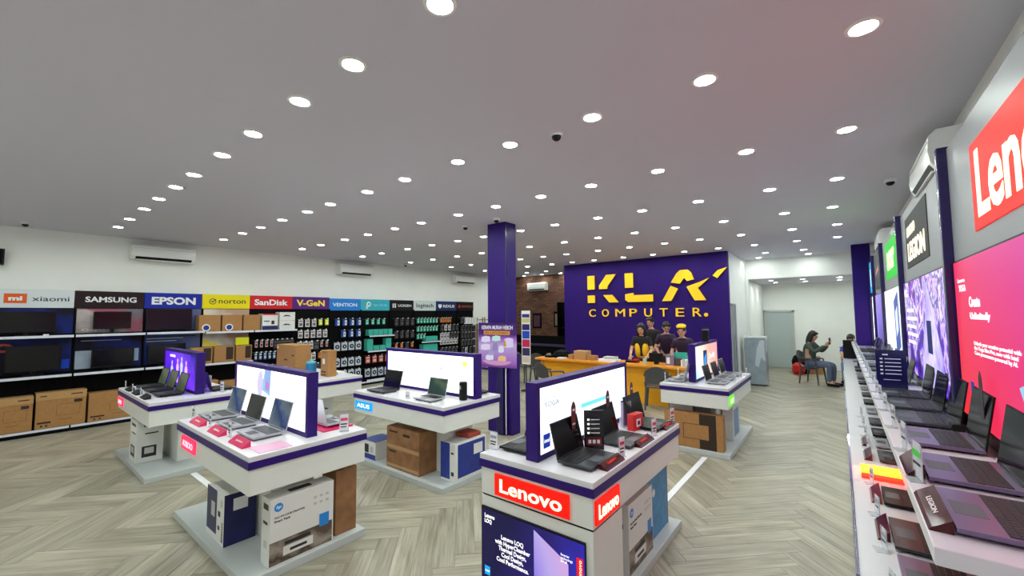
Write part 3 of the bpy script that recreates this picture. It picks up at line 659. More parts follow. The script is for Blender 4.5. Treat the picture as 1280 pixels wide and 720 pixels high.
for y, t in ((2.62, 'nearest'), (3.22, 'middle'), (3.66, 'rearmost')):
    price_tag(-1.16, y, .86, 75, '%s pink printed price tag on the red-signed counter' % t, .13, .06, stripe=(200, 50, 90))
# leaflet stand
e = empty('leaflet_stand', 'tall black leaflet stand with white icons between the front laptops', 'sign', (-1.37, 2.64, .86), math.radians(38))
box('board', -.068, .068, 0, .006, 0, .27, mat('glossy_black_board', (16, 16, 26), .15), e); box('foot', -.06, .06, -.03, .05, 0, .004, ACRY, e)
q = MB()
for i in range(4): q.box(-.045, -.03, -.001, 0, .2-.03*i, .212-.03*i, SCRTXT).box(-.022, .04, -.001, 0, .203-.03*i, .209-.03*i, PAPER)
q.build('printed_icons', e)
MB().box(-.055, .055, -.0012, 0, .03, .09, DREDT).box(-.04, -.02, -.0018, -.001, .045, .07, PAPER).box(-.01, .01, -.0018, -.001, .045, .07, PAPER).box(.02, .04, -.0018, -.001, .045, .07, PAPER).build('red_footer', e)
e = empty('product_box', 'bright red boxed gadget beside the rear laptop of red-signed counter', 'box', (-1.34, 3.3, .86), math.radians(80))
box('body', -.07, .07, -.03, .03, 0, .13, mat('bright_red_carton', (206, 26, 30), .35), e, .003); MB().box(-.03, .03, -.032, -.03, .03, .09, PAPER).box(-.018, .018, -.033, -.032, .045, .075, DREDT).build('label_print', e)
e = empty('brochure_holder', 'clear stand holding purple brochures behind the red boxed gadget', 'stand', (-1.45, 3.36, .86), math.radians(80))
box('holder', -.06, .06, -.02, .02, 0, .2, ACRY, e)
for i, c_ in enumerate(((120, 80, 190), (190, 60, 110), (70, 90, 190))): box('brochure', -.05, .05, -.014+.009*i, -.009+.009*i, .01, .17+.02*i, mat('brochure_%d' % i, c_, .5), e)
for y, t in ((2.5, 'nearest'), (3.03, 'middle'), (3.5, 'rearmost')):
    o = MB().prism([(-.022, 0), (.022, 0), (.03, .1), (.028, .15), (.015, .175), (0, .185), (-.015, .175), (-.028, .15), (-.03, .1)], 0, .003, DREDT)
    o.box(-.018, .018, .03, .04, .003, .004, PAPER).box(-.015, .015, .12, .135, .003, .004, PAPER)
    o.xform(Fr((-1.45, y, .86+.16), (0, 1, 0)).mat())
    o.tube((-1.455, y, .86), (-1.455, y, 1.03), .002, CHROME, n=6)
    tag(o.build('wobbler'), '%s dark red round-topped card standing behind the laptop lids' % t, 'sign', 'dark red pop-up cards')
put(L_BLK, -1.9, 2.42, .86, -90, 'open laptop behind the front end of long light box')
price_tag(-2.0+.06, 2.24, .86, 0, 'white price tag on the front left corner of red-signed counter', .12, .07, stripe=(150, 150, 160))
c = carton('printer_box', 'white printer box with blue logo beneath the red-signed counter', -1.3, -1.16, 2.7, 3.14, .06, .52, CARTW, tape=False)
printer_art(c, face(c, 'right'), .44, .46)
g = face(c, 'front'); MB().box(.04, .1, .3, .33, 0, .001, DKPR).box(.04, .09, .18, .2, 0, .001, mat('olive_print', (110, 130, 60), .6)).xform(g.mat()).build('side_print', c)
c = carton('printer_box', 'light blue printer box behind the white one below red-signed counter', -1.36, -1.2, 3.16, 3.6, .06, .54, mat('light_blue_carton', (70, 140, 190), .5, noise=.15, nscale=12), tape=False)
fbox('brown_edge', face(c, 'right'), .43, .44, 0, .48, 0, .002, KRAFT2, c); MB().lathe((0, 0, 0), [(.03, 0), (.03, .001)], PAPER, 16).xform(face(c, 'right').mat((.12, .34, 0))).build('logo_disc', c)
# cable of the laptop behind the box
def cable(name, label, pts, r, mt):
    cu = bpy.data.curves.new(name, 'CURVE'); cu.dimensions = '3D'; cu.bevel_depth = r; cu.bevel_resolution = 2
    sp = cu.splines.new('NURBS'); sp.points.add(len(pts)-1); sp.use_endpoint_u = True; sp.order_u = 3
    for p, q in zip(sp.points, pts): p.co = (*q, 1)
    o = bpy.data.objects.new(name, cu); COL.objects.link(o)
    dg = bpy.context.evaluated_depsgraph_get(); me = bpy.data.meshes.new_from_object(o.evaluated_get(dg)); bpy.data.objects.remove(o)
    me.materials.append(mt); o = bpy.data.objects.new(name, me); COL.objects.link(o)
    return tag(o, label, 'cable')
cable('cable', 'black cable looping over the laptop behind the long light box', [(-1.9, 2.55, .865), (-1.93, 2.6, .93), (-1.88, 2.68, 1.0), (-1.8, 2.74, .96), (-1.7, 2.8, .865)], .006, BLACK)

# ---- right counter (green sign)
k = kiosk('display_counter', 'display counter with green lit sign near the right aisle', -1.96, -1.11, 5.69, 7.35, (-1.72, -1.35, 6.1, 6.95))
lit_sign(k, Fr((-1.122, 5.69, .60), (0, 1, 0)), .04, .3, .04, .15, LITG, 'acer', emi('lit_pale_green', (225, 255, 190), 1.4))
SUN = screen('peach_blue_picture', [(0, (150, 215, 255)), (.22, (235, 240, 255)), (.45, (255, 225, 205)), (.75, (255, 170, 150)), (1, (250, 160, 170))], (0, .8, .3), 1.35, .15, 2)
lb, fr, W, Hh = lightbox(-1.65, -1.56, 5.96, 7.45-.15, .86, 1.37, 'peach and blue light box on the green-signed counter', SUN, PWHITE)
p = fbox('printed_tablet', fr, .42, .62, .07, .36, .001, .003, emi('navy_picture', (20, 40, 110), .9), lb)
fpoly('printed_swirl', fr, [(.45, .12), (.58, .15), (.56, .32), (.46, .25)], .003, .004, emi('sky_swirl', (60, 160, 255), 1.2), p)
text('lettering', 'Swift', fr, .75, 1.1, .22, .3, .001, SCRTXT, lb, .001)
MBc = empty('speaker', 'black cylinder standing on top of peach light box', 'speaker', (-1.6, 6.72, 1.37))
MB().lathe((0, 0, 0), [(.045, 0), (.05, .01), (.05, .19), (.04, .2)], BLACK, 18).build('body', MBc); MB().lathe((0, 0, 0), [(.051, .17), (.051, .18)], CHROME, 18).build('ring', MBc)
for y, t in ((6.1, 'nearest'), (6.55, 'middle'), (7.0, 'farthest')):
    put(L_WHT, -1.2, y, .86, 90, '%s laptop right of the peach light box' % t); price_tag(-1.15, y+.2, .86, 80, '%s price tag right of the peach light box' % t, .1, .05, stripe=(80, 160, 90))
for y, t in ((6.02, 'near'), (6.6, 'far')):
    put(L_SILV, -1.92, y, .86, -90, '%s silver laptop left of the peach light box' % t); price_tag(-1.92, y-.2, .86, -60, '%s price tag left of the peach light box' % t, .13, .05, stripe=(80, 160, 90))
c = carton('television_box', 'wide brown television carton leaning below the green-signed counter', -1.92, -1.2, 5.74, 5.86, .06, .5, KRAFT, tape=False)
f = face(c, 'front'); MB().box(.44, .64, .0, .44, 0, .001, INK).box(.25, .55, .12, .3, .001, .002, KRAFT).xform(f.mat()).build('print', c)
MB().box(.24, .45, .115, .12, .002, .003, INK).box(.24, .45, .3, .305, .002, .003, INK).box(.24, .245, .115, .3, .002, .003, INK).xform(f.mat()).build('printed_outline', c)
tag(box('carton', -1.9, -1.6, 5.9, 6.08, .062, .56, CARTG), 'grey carton standing behind the television carton', 'box')
tag(MB().box(-1.55, -1.37, 5.9, 6.06, .062, .57, mat('dark_grey_carton', (90, 90, 92), .6)).build('carton'), 'dark grey carton behind the television carton', 'box')
c = carton('printer_box', 'pale blue printed box at the right side below green-signed counter', -1.33, -1.2, 6.35, 6.8, .06, .52, CARTW, tape=False)
f = face(c, 'right'); fbox('blue_print', f, .04, .38, .04, .4, 0, .001, mat('pale_blue_print', (120, 150, 190), .5, noise=.3, nscale=15), c)
# white floor cable covers
tag(MB().prism([(-1.42, 4.05), (-1.36, 4.05), (-1.36, 5.6), (-1.42, 5.6)], 0, .012, PAPER).build('cable_cover'), 'white cable cover running over floor toward the green-signed counter', 'cable cover')
tag(MB().prism([(-5.9, 1.52), (-4.8, 1.52), (-4.8, 1.58), (-5.9, 1.58)], 0, .012, PAPER).build('cable_cover'), 'white cable cover on floor between the two left counters', 'cable cover')
# ================================================================== COLUMN TOTEM AND POSTER
e = empty('poster_stand', 'purple totem stand with white stripe holding a promo poster by the column', 'poster stand', (0, 0, 0))
MB().box(-4.13, -4.0, 4.83, 4.92, 0, 1.2, PURPLED).box(-4.0, -3.96, 4.85, 5.1, 0, 1.2, PURPLE).box(-3.96, -3.88, 4.9, 5.1, 0, 1.2, PURPLE).build('pillar', e, bevel=.006)
box('white_stripe', -3.99, -3.955, 4.85, 4.862, .02, 1.05, PAPER, e)
pf = Fr((-4.44, 4.78, 1.0), (1, .1, 0))
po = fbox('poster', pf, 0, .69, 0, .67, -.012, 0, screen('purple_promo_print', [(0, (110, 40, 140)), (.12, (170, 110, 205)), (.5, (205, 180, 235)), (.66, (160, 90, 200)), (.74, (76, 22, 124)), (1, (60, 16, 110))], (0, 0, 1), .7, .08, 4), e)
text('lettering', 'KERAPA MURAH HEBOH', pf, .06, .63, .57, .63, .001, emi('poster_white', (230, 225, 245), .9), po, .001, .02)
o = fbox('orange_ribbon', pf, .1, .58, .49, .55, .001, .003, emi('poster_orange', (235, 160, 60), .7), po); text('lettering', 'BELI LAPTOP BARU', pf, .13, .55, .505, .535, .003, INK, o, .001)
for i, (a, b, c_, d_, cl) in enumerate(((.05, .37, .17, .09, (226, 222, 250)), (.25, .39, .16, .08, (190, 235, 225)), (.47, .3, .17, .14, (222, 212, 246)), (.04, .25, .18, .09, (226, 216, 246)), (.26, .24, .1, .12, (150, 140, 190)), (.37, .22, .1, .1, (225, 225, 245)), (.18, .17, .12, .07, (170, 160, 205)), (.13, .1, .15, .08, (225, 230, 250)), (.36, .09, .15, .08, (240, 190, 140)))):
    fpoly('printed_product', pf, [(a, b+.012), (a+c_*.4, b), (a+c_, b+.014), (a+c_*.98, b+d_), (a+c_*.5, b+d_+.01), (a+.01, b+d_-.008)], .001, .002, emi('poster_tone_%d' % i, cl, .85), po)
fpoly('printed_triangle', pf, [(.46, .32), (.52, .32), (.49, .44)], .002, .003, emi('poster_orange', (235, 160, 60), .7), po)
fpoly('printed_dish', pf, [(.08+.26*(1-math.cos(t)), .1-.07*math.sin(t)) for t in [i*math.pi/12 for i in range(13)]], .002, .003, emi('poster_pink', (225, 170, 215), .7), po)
# dark bucket right of the column
e = empty('waste_bin', 'grey waste bin just behind the purple column', 'bin', (-3.72, 5.45, 0)); MB().lathe((0, 0, 0), [(.1, 0), (.13, .32), (.14, .33), (.13, .33), (.1, .02)], mat('slate_plastic', (70, 86, 92), .4), 18).build('bucket', e)
MB().lathe((0, 0, 0), [(.12, .3), (.13, .35), (.09, .38)], BLACK, 12).build('bin_liner', e)

# ================================================================== LEFT GONDOLA SHELVING
YS = [.02, .90, 1.78, 2.66, 3.52, 4.41, 5.3, 6.16, 7.07, 7.91, 8.79, 9.68, 10.5]
XB = -10.02  # face of the back panel
def pr(name, c): return mat(name, c, .5, spec=.25)
SIGN = [('xiaomi', (214, 222, 226)), ('samsung', (34, 12, 20)), ('epson', (22, 42, 158)), ('norton', (238, 222, 20)), ('sandisk', (206, 32, 44)), ('vgen', (88, 36, 128)),
        ('vention', (36, 128, 214)), ('tplink', (62, 176, 196)), ('ugreen', (10, 10, 14)), ('logitech', (205, 216, 216)), ('rexus', (26, 44, 96)), ('fantech', (12, 8, 12))]
SCOL = ['pale grey', 'dark maroon', 'royal blue', 'yellow', 'red', 'purple', 'mid blue', 'turquoise', 'black near the far end', 'light grey far', 'navy', 'farthest black']
SLB = ['pale grey sign board with orange square logo at left end of the row', 'dark maroon sign board with bold white lettering', 'royal blue sign board with white capitals', 'yellow sign board with dark check mark ring',
       'red sign board with white lettering', 'purple sign board with yellow lettering', 'mid blue sign board with white lettering', 'turquoise sign board with white round symbol', 'black sign board with white double bar symbol',
       'light grey sign board with dark lowercase lettering', 'navy sign board with white shield near the far end', 'black sign board with red symbol at far end of row']
BAYL = ['shelving bay under the pale grey sign with blue gamer poster', 'shelving bay under the dark maroon sign', 'shelving bay under the royal blue sign', 'shelving bay under the yellow sign', 'shelving bay under the red sign',
        'hook wall bay under the purple sign', 'hook wall bay under the mid blue sign', 'hook wall bay under the turquoise sign', 'hook wall bay under the double bar sign', 'hook wall bay under the light grey sign', 'hook wall bay under the navy sign', 'hook wall bay under the farthest black sign']
SW, SD, SY = pr('sign_white', (236, 238, 240)), pr('sign_dark', (40, 44, 48)), pr('sign_yellow', (250, 220, 60))
bays = []
POST_A = screen('navy_blue_poster', [(0, (8, 8, 26)), (.45, (12, 14, 44)), (.7, (20, 40, 120)), (1, (10, 10, 30))], (0, .6, .4), 1, .9, 3, printed=True)
POST_B = screen('pale_pink_poster', [(0, (150, 140, 140)), (.4, (190, 180, 180)), (.6, (170, 90, 110)), (1, (120, 120, 130))], (0, .5, .5), 1, .9, 4, printed=True)
POST_C = screen('steel_blue_poster', [(0, (26, 40, 96)), (.5, (50, 74, 140)), (1, (100, 110, 150))], (0, .8, .2), 1, .5, 3, printed=True)
POST_D = screen('yellow_white_poster', [(0, (225, 225, 215)), (.45, (240, 225, 60)), (.6, (225, 220, 210)), (1, (190, 160, 140))], (0, .7, .6), 1, .8, 4, printed=True)
for i in range(12):
    y0, y1 = YS[i], YS[i+1]
    b = empty('shelving_bay', BAYL[i], 'shelf', group='black shelving bays along the left wall'); bays.append(b)
    box('back_panel', XL+.03, XB, y0+.002, y1-.002, .0, 1.96, BLACKM, b)
    box('upright', XB, XB+.025, y0+.002, y0+.03, 0, 1.96, BLACKM, b)
    bb = box('base_shelf', XB, -9.7, y0+.002, y1-.002, .0, .09, BLACKM, b)
    box('price_rail', -9.7, -9.688, y0+.01, y1-.01, .055, .09, RAIL, bb)
    SP = {0: [.9, 1.52], 1: [.9, 1.52], 2: [.9, 1.52], 3: [.88, 1.5], 4: [1.5]}.get(i, [])
    for z in SP:
        s_ = box('shelf_board', XB, -9.72, y0+.03, y1-.004, z-.02, z, BLACKM, b)
        box('price_rail', -9.72, -9.708, y0+.012, y1-.012, z-.035, z+.004, RAIL, s_)
    if i < 4:
        for z0, z1, p in ((.92, 1.48, (POST_A, POST_A, POST_C, POST_D)[i]), (1.54, 1.95, (POST_A, POST_B, POST_C, POST_D)[i])):
            pp = box('poster', XB, XB+.004, y0+.03, y1-.004, z0, z1, p, b)
    # header sign board
    s = empty('sign_board', SLB[i], 'sign', group='brand sign boards above the left shelves')
    z0, z1 = (1.96, 2.25) if i < 6 else (1.93, 2.23)
    box('board', XL+.06, XB+.02, y0+.004, y1-.004, z0, z1, pr('sign_'+SIGN[i][0], SIGN[i][1]), s)
    f = Fr((XB+.02, y0, z0), (0, 1, 0)); W = y1-y0; n = SIGN[i][0]
    T = lambda t, a, b_, c, d, m_, bo=.02, sh=0: text('lettering', t, f, a*W, b_*W, c, d, .001, m_, s, .003, bo, shear=sh)
    if n == 'xiaomi':
        q = fbox('logo_square', f, .13, .36, .07, .22, 0, .005, pr('sign_orange', (226, 96, 30)), s); text('logo_lettering', 'mi', f, .175, .315, .11, .18, .005, SW, q, .003, .05)
        T('xiaomi', .47, .93, .105, .18, SD, .005)
    elif n == 'samsung': T('SAMSUNG', .14, .88, .1, .195, SW, .025)
    elif n == 'epson': T('EPSON', .12, .88, .07, .215, SW, .04)
    elif n == 'norton':
        MB().lathe((0, 0, 0), [(.06, 0), (.06, .004)], SD, 24).xform(f.mat((.18, .145, 0))).build('logo_ring', s)
        MB().lathe((0, 0, 0), [(.046, .001), (.046, .005)], pr('sign_norton', 0), 24).xform(f.mat((.18, .145, 0))).build('logo_inner', s)
        fpoly('logo_tick', f, [(.15, .15), (.165, .165), (.18, .145), (.225, .195), (.235, .185), (.18, .12)], .005, .007, SD, s)
        T('norton', .33, .9, .105, .19, SD, .005)
    elif n == 'sandisk': T('SanDisk', .1, .88, .08, .21, SW, .03)
    elif n == 'vgen': T('V-GeN', .1, .86, .07, .22, SY, .03)
    elif n == 'vention': T('VENTION', .1, .88, .1, .19, SW, .015)
    elif n == 'tplink':
        MB().lathe((0, 0, 0), [(.07, 0), (.07, .004)], SW, 20).xform(f.mat((.24, .17, 0))).build('logo_disc', s); MB().lathe((0, 0, 0), [(.035, .001), (.035, .005)], pr('sign_tplink', 0), 16).xform(f.mat((.25, .175, 0))).build('logo_eye', s)
        fbox('logo_stem', f, .17, .21, .04, .17, 0, .004, SW, s); T('tp-link', .42, .92, .1, .19, pr('sign_paleteal', (130, 215, 225)), .01)
    elif n == 'ugreen':
        fbox('logo_bar', f, .1, .14, .08, .2, 0, .004, SW, s); fbox('logo_bar', f, .17, .21, .08, .2, 0, .004, SW, s); T('UGREEN', .34, .9, .11, .18, SW, .01)
    elif n == 'logitech': T('logitech', .12, .88, .06, .22, SD, .01)
    elif n == 'rexus': fpoly('logo_shield', f, [(.1, .2), (.24, .2), (.24, .12), (.17, .07), (.1, .12)], 0, .004, SW, s); T('REXUS', .34, .9, .1, .19, SW, .02)
    else: fpoly('logo_mark', f, [(.08, .14), (.14, .21), (.2, .14), (.14, .08)], 0, .004, pr('sign_redmark', (190, 50, 30)), s); T('FANTECH', .3, .92, .11, .18, pr('sign_dimred', (170, 90, 80)), .01)
    y = y0
# poster print details on bays 0-2
f = Fr((XB+.004, YS[0], .92), (0, 1, 0))
q = MB(); q.prism([(.16+.1*math.cos(t*math.pi/6), .42+.07*math.sin(t*math.pi/6)) for t in range(12)], 0, .002, pr('salmon_print', (190, 80, 70))).prism([(.16+.05*math.cos(t*math.pi/6), .42+.035*math.sin(t*math.pi/6)) for t in range(12)], .002, .003, pr('navy_print', (20, 20, 60)))
q.box(.76, .86, .05, .2, 0, .002, pr('bright_blue_print', (20, 70, 200))).box(0, .1, .05, .2, 0, .002, pr('bright_blue_print', 0)); q.xform(f.mat()).build('poster_print', bays[0])
f = Fr((XB+.004, YS[1], .92), (0, 1, 0)); MB().box(.04, .26, .02, .32, 0, .002, pr('pale_print', (170, 185, 205))).box(.78, .84, .1, .32, 0, .002, pr('pale_print', 0)).box(.1, .6, .48, .49, 0, .002, CARTG).xform(f.mat()).build('poster_print', bays[1])
text('lettering', 'Odyssey', Fr((XB+.004, YS[1], 1.54), (0, 1, 0)), .1, .5, .02, .07, .001, SW, bays[1], .002)
f = Fr((XB+.004, YS[2], .92), (0, 1, 0)); MB().box(.06, .6, .47, .485, 0, .002, CARTG).box(.06, .5, .42, .435, 0, .002, CARTG).box(.55, .8, .5, .52, 0, .002, SD).xform(f.mat()).build('poster_print', bays[2])
# monitors
def monitor(y0, y1, z0, z1, zs, label, mt=LIDOFF, x=-9.9):
    e = empty('monitor', label, 'monitor', (x, (y0+y1)/2, zs), 0, 'monitors on the left shelves'); a = (y1-y0)/2
    box('panel', -.012, .012, -a, a, z0-zs, z1-zs, BLACK, e, .003); box('display', .012, .0135, -a+.012, a-.012, z0-zs+.02, z1-zs-.012, mt, e)
    MB().box(-.04, -.012, -.025, .025, .01, (z0+z1)/2-zs, BLACK).build('stand', e); MB().box(-.08, .07, -.11, .11, 0, .01, BLACK).build('foot', e)
MAR = mat('maroon_tinted_glass', (30, 12, 24), .2, spec=.25)
monitor(.08, .70, 1.575, 1.9, 1.52, 'wide black monitor on top shelf under the pale grey sign')
monitor(1.12, 1.6, 1.6, 1.9, 1.52, 'black monitor on top shelf under the dark maroon sign')
monitor(1.8, 2.48, 1.56, 1.95, 1.52, 'maroon tinted large monitor on top shelf under the royal blue sign', MAR)
monitor(.2, .78, .97, 1.37, .9, 'large black monitor on middle shelf in front of blue gamer poster')
monitor(1.12, 1.65, .95, 1.26, .9, 'black monitor on middle shelf under the dark maroon sign')
monitor(1.85, 2.4, .95, 1.3, .9, 'black monitor on middle shelf under the royal blue sign')
tag(box('paper_label', -9.78, -9.74, .56, .62, 1.521, 1.545, PAPER), 'small white label at the edge of top shelf under pale grey sign', 'label')
# cartons on the base shelf
BX = [(.03, .50, .09, .60, KRAFTL, 'kraft monitor carton at left end of the bottom shelf'), (.53, 1.07, .09, .63, KRAFTL, 'large kraft carton with lid second on the bottom shelf'), (1.1, 1.74, .09, .55, None, 'plain brown carton third on the bottom shelf'),
      (1.8, 2.3, .09, .5, None, 'brown carton fourth on the bottom shelf behind the violet counter'), (2.36, 2.9, .09, .55, None, 'brown carton fifth on the bottom shelf'), (2.95, 3.5, .09, .5, None, 'brown carton sixth on the bottom shelf')]
for y0, y1, z0, z1, lid, lb_ in BX:
    c = carton('carton', lb_, -9.97, -9.72, y0, y1, z0, z1, KRAFT, lid, 'brown cartons on the bottom shelf', tape=False)
    f = face(c, 'right'); W = y1-y0; Hh = z1-z0
    q = MB().box(W*.04, W*.3, Hh*.14, Hh*.19, 0, .001, INK).box(W*.75, W*.92, Hh*.66, Hh*.75, 0, .001, INK).box(W*.4, W*.88, Hh*.32, Hh*.325, 0, .001, INK).box(W*.4, W*.88, Hh*.64, Hh*.645, 0, .001, INK).box(W*.4, W*.405, Hh*.32, Hh*.64, 0, .001, INK).box(W*.875, W*.88, Hh*.32, Hh*.64, 0, .001, INK)
    q.box(W*.45, W*.72, Hh*.2, Hh*.21, 0, .001, INK).box(W*.1, W*.14, Hh*.05, Hh*.1, 0, .001, INK).box(W*.2, W*.24, Hh*.05, Hh*.1, 0, .001, INK)
    q.xform(f.mat()).build('print', c)
    if lid: MB().box(W*.07, W*.2, Hh*.9, Hh*.93, .004, .006, INK).box(W*.68, W*.92, Hh*.9, Hh*.93, .004, .006, INK).box(W*.44, W*.58, Hh*.84, Hh*.89, .004, .006, KRAFTL).xform(f.mat()).build('lid_print', c)
# cartons on the yellow bay
for i, (y0, y1) in enumerate(((2.56, 2.92), (2.95, 3.30), (3.33, 3.64))):
    c = carton('carton', 'brown carton with round logo, %s on the top shelf under the yellow sign' % ORD[i], -9.97, -9.76, y0, y1, 1.5, 1.83, KRAFT, None, 'brown cartons on the top shelf', tape=False)
    if i < 2:
        f = face(c, 'right'); MB().lathe((0, 0, 0), [(.07, 0), (.07, .001)], SW, 16).xform(f.mat((.12, .08, 0))).build('logo_disc', c); MB().lathe((0, 0, 0), [(.05, .001), (.05, .002)], BLUEC, 16).xform(f.mat((.12, .08, 0))).build('logo_inner', c)
for i, (y0, y1) in enumerate(((2.45, 2.8), (2.83, 3.18), (3.21, 3.5))):
    c = carton('carton', 'brown carton with black panel, %s on the middle shelf under the yellow sign' % ORD[i], -9.97, -9.76, y0, y1, .88, 1.2, KRAFT, None, 'brown cartons on the middle shelf', tape=False)
    f = face(c, 'right'); fbox('black_panel', f, (y1-y0)*.58, (y1-y0)*.94, .05, .3, 0, .001, INK, c)
tag(box('leaflet_holder', -9.8, -9.77, 3.2, 3.44, 1.21, 1.36, pr('lime_card', (215, 215, 30))), 'lime yellow card standing on the middle shelf cartons', 'sign')
c = carton('router_box', 'white and red router box on the top shelf under the red sign', -9.96, -9.74, 3.68, 3.99, 1.5, 1.85, CARTW, tape=False); f = face(c, 'right'); MB().box(0, .31, .32, .35, 0, .001, pr('sign_sandisk', 0)).box(0, .31, 0, .09, 0, .001, NAVYC).box(.18, .24, .12, .2, 0, .001, DKPR).box(.03, .14, .18, .2, 0, .001, DKPR).xform(f.mat()).build('print', c)
for z, t in ((1.5, 'lower'), (1.695, 'upper')):
    c = carton('router_box', '%s of two stacked white boxes on the top shelf under the red sign' % t, -9.96, -9.74, 4.03, 4.36, z, z+.19, CARTW, tape=False); f = face(c, 'right'); MB().prism([(.06, .09), (.12, .13), (.2, .12), (.24, .09), (.16, .1)], 0, .001, DKPR).xform(f.mat()).build('print', c)
# hanging packs
PK = {}
def pack(kind):
    if kind in PK: return PK[kind]
    spec = dict(white=((225, 222, 222), (120, 110, 120)), yellow=((214, 220, 30), (240, 240, 180)), blue=((28, 70, 150), (225, 230, 235)), teal=((40, 150, 130), (150, 220, 200)), dark=((40, 38, 42), (80, 76, 80)),
                orange=((150, 78, 40), (210, 140, 80)), red=((170, 50, 50), (220, 200, 190)), usb=((200, 195, 200), (150, 30, 40)), bluebot=((60, 80, 120), (190, 205, 225)), round=((190, 200, 215), (24, 26, 32)))[kind]
    m1, m2 = pr('pack_%s' % kind, spec[0]), pr('pack_%s_print' % kind, spec[1])
    wd, ht = dict(usb=(.05, .14), bluebot=(.055, .15), round=(.15, .2), blue=(.12, .17), white=(.1, .17), dark=(.13, .2), red=(.14, .19)).get(kind, (.085, .14))
    mb = MB().box(0, .02, -wd/2, wd/2, -ht, 0, m1)
    if kind == 'round': mb.tube((.02, 0, -ht*.5), (.03, 0, -ht*.5), wd*.36, m2, n=12).tube((.03, 0, -ht*.5), (.032, 0, -ht*.5), wd*.15, m1, n=8)
    elif kind == 'blue': mb.box(.02, .028, -wd*.05, wd*.4, -ht*.9, -ht*.2, m2).box(.028, .03, wd*.05, wd*.22, -ht*.7, -ht*.4, m1)
    else: mb.box(.02, .028, -wd*.34, wd*.34, -ht*.85, -ht*.45, m2).box(.02, .022, -wd*.4, wd*.4, -ht*.3, -ht*.12, m2)
    me = mb.build('hanging_pack'); PK[kind] = (me, wd, ht); return PK[kind]
usedk = set()
COLW = dict(white='white blister pack', yellow='lime yellow pack', blue='blue and white cable pack', teal='teal green pack', dark='black boxed pack', orange='orange brown pack', red='red and grey pack', usb='slim white stick pack', bluebot='slim slate blue bottle pack', round='pack with black coiled cable')
ROWW = ['top', 'second', 'third', 'fourth', 'fifth', 'sixth', 'lowest']
SGN = {4: 'red sign', 5: 'purple sign', 6: 'mid blue sign', 7: 'turquoise sign', 8: 'double bar sign', 9: 'light grey sign', 10: 'navy sign', 11: 'farthest black sign'}
HK = {}
def row(bay, r, z, y0, y1, kinds):
    n = len(kinds)
    for i, kd in enumerate(kinds):
        y = y0+(y1-y0)*(i+.5)/n; me, wd, ht = pack(kd)
        if kd in usedk: o = me.copy(); COL.objects.link(o)
        else: o = me; usedk.add(kd)
        o.location = (-9.86, y, z); tag(o, '%s, %s from left in %s hook row under %s' % (COLW[kd], ORD[i], ROWW[r], SGN[bay]), 'packaged accessory', 'packs hanging under the %s' % SGN[bay])
        HK.setdefault(bay, MB()).tube((XB, y, z+.004), (-9.80, y, z+.012), .003, CHROME, n=5).box(-9.805, -9.797, y-.016, y+.016, z+.005, z+.03, PAPER)
row(4, 0, 1.27, 3.56, 4.38, ['usb', 'usb', 'usb', 'usb', 'dark', 'dark', 'dark', 'dark']); row(4, 1, 1.01, 3.56, 4.3, ['bluebot']*8); row(4, 2, .72, 3.56, 4.3, ['bluebot']*7)
row(5, 0, 1.71, 4.46, 5.24, ['white', 'white', 'white', 'yellow', 'yellow']); row(5, 1, 1.45, 4.46, 5.2, ['white']*5); row(5, 2, 1.19, 4.46, 5.24, ['white', 'white', 'white', 'dark', 'usb', 'usb']); row(5, 3, .92, 4.46, 5.24, ['orange', 'orange', 'white', 'orange', 'orange']); row(5, 4, .66, 4.46, 5.24, ['orange', 'dark', 'dark', 'orange'])
row(6, 0, 1.71, 5.34, 6.12, ['blue']*4); row(6, 1, 1.42, 5.5, 6.12, ['blue']*3); row(6, 2, 1.12, 5.34, 6.12, ['round']*4); row(6, 3, .72, 5.34, 6.12, ['round']*4); row(6, 4, .42, 5.34, 6.12, ['round']*4)
row(7, 0, 1.69, 6.18, 6.86, ['teal']*4); row(7, 1, .72, 6.2, 7.0, ['red']*4); row(7, 2, .38, 6.2, 7.0, ['round']*4)
row(8, 0, 1.69, 7.1, 7.84, ['dark']*4); row(8, 1, 1.33, 7.1, 7.84, ['dark']*4); row(8, 2, 1.0, 7.1, 7.84, ['orange', 'orange', 'dark', 'orange']); row(8, 3, .7, 7.1, 7.84, ['dark']*4)
row(9, 0, 1.69, 7.9, 8.74, ['teal']*7); row(9, 1, 1.44, 7.9, 8.74, ['teal']*7); row(9, 2, 1.22, 7.9, 8.25, ['teal']*3); row(9, 3, .6, 7.9, 8.7, ['dark']*5)
row(10, 0, 1.69, 8.82, 9.3, ['orange']*5); row(10, 1, 1.47, 8.82, 9.64, ['dark', 'white', 'white', 'dark', 'dark']); row(10, 2, 1.22, 8.82, 9.64, ['white']*3+['dark']*3); row(10, 3, 1.03, 8.82, 9.6, ['white']*6); row(10, 4, .75, 8.82, 9.6, ['dark']*5)
row(11, 0, 1.69, 9.72, 10.1, ['dark']*3); row(11, 1, 1.42, 9.72, 10.44, ['dark']*5); row(11, 2, 1.2, 9.72, 10.44, ['dark']*5); row(11, 3, .95, 9.72, 10.44, ['dark']*5); row(11, 4, .7, 9.72, 10.44, ['dark', 'white', 'dark', 'dark'])
for b, mb in HK.items(): tag(mb.build('hooks', bays[b]), kind='stuff')
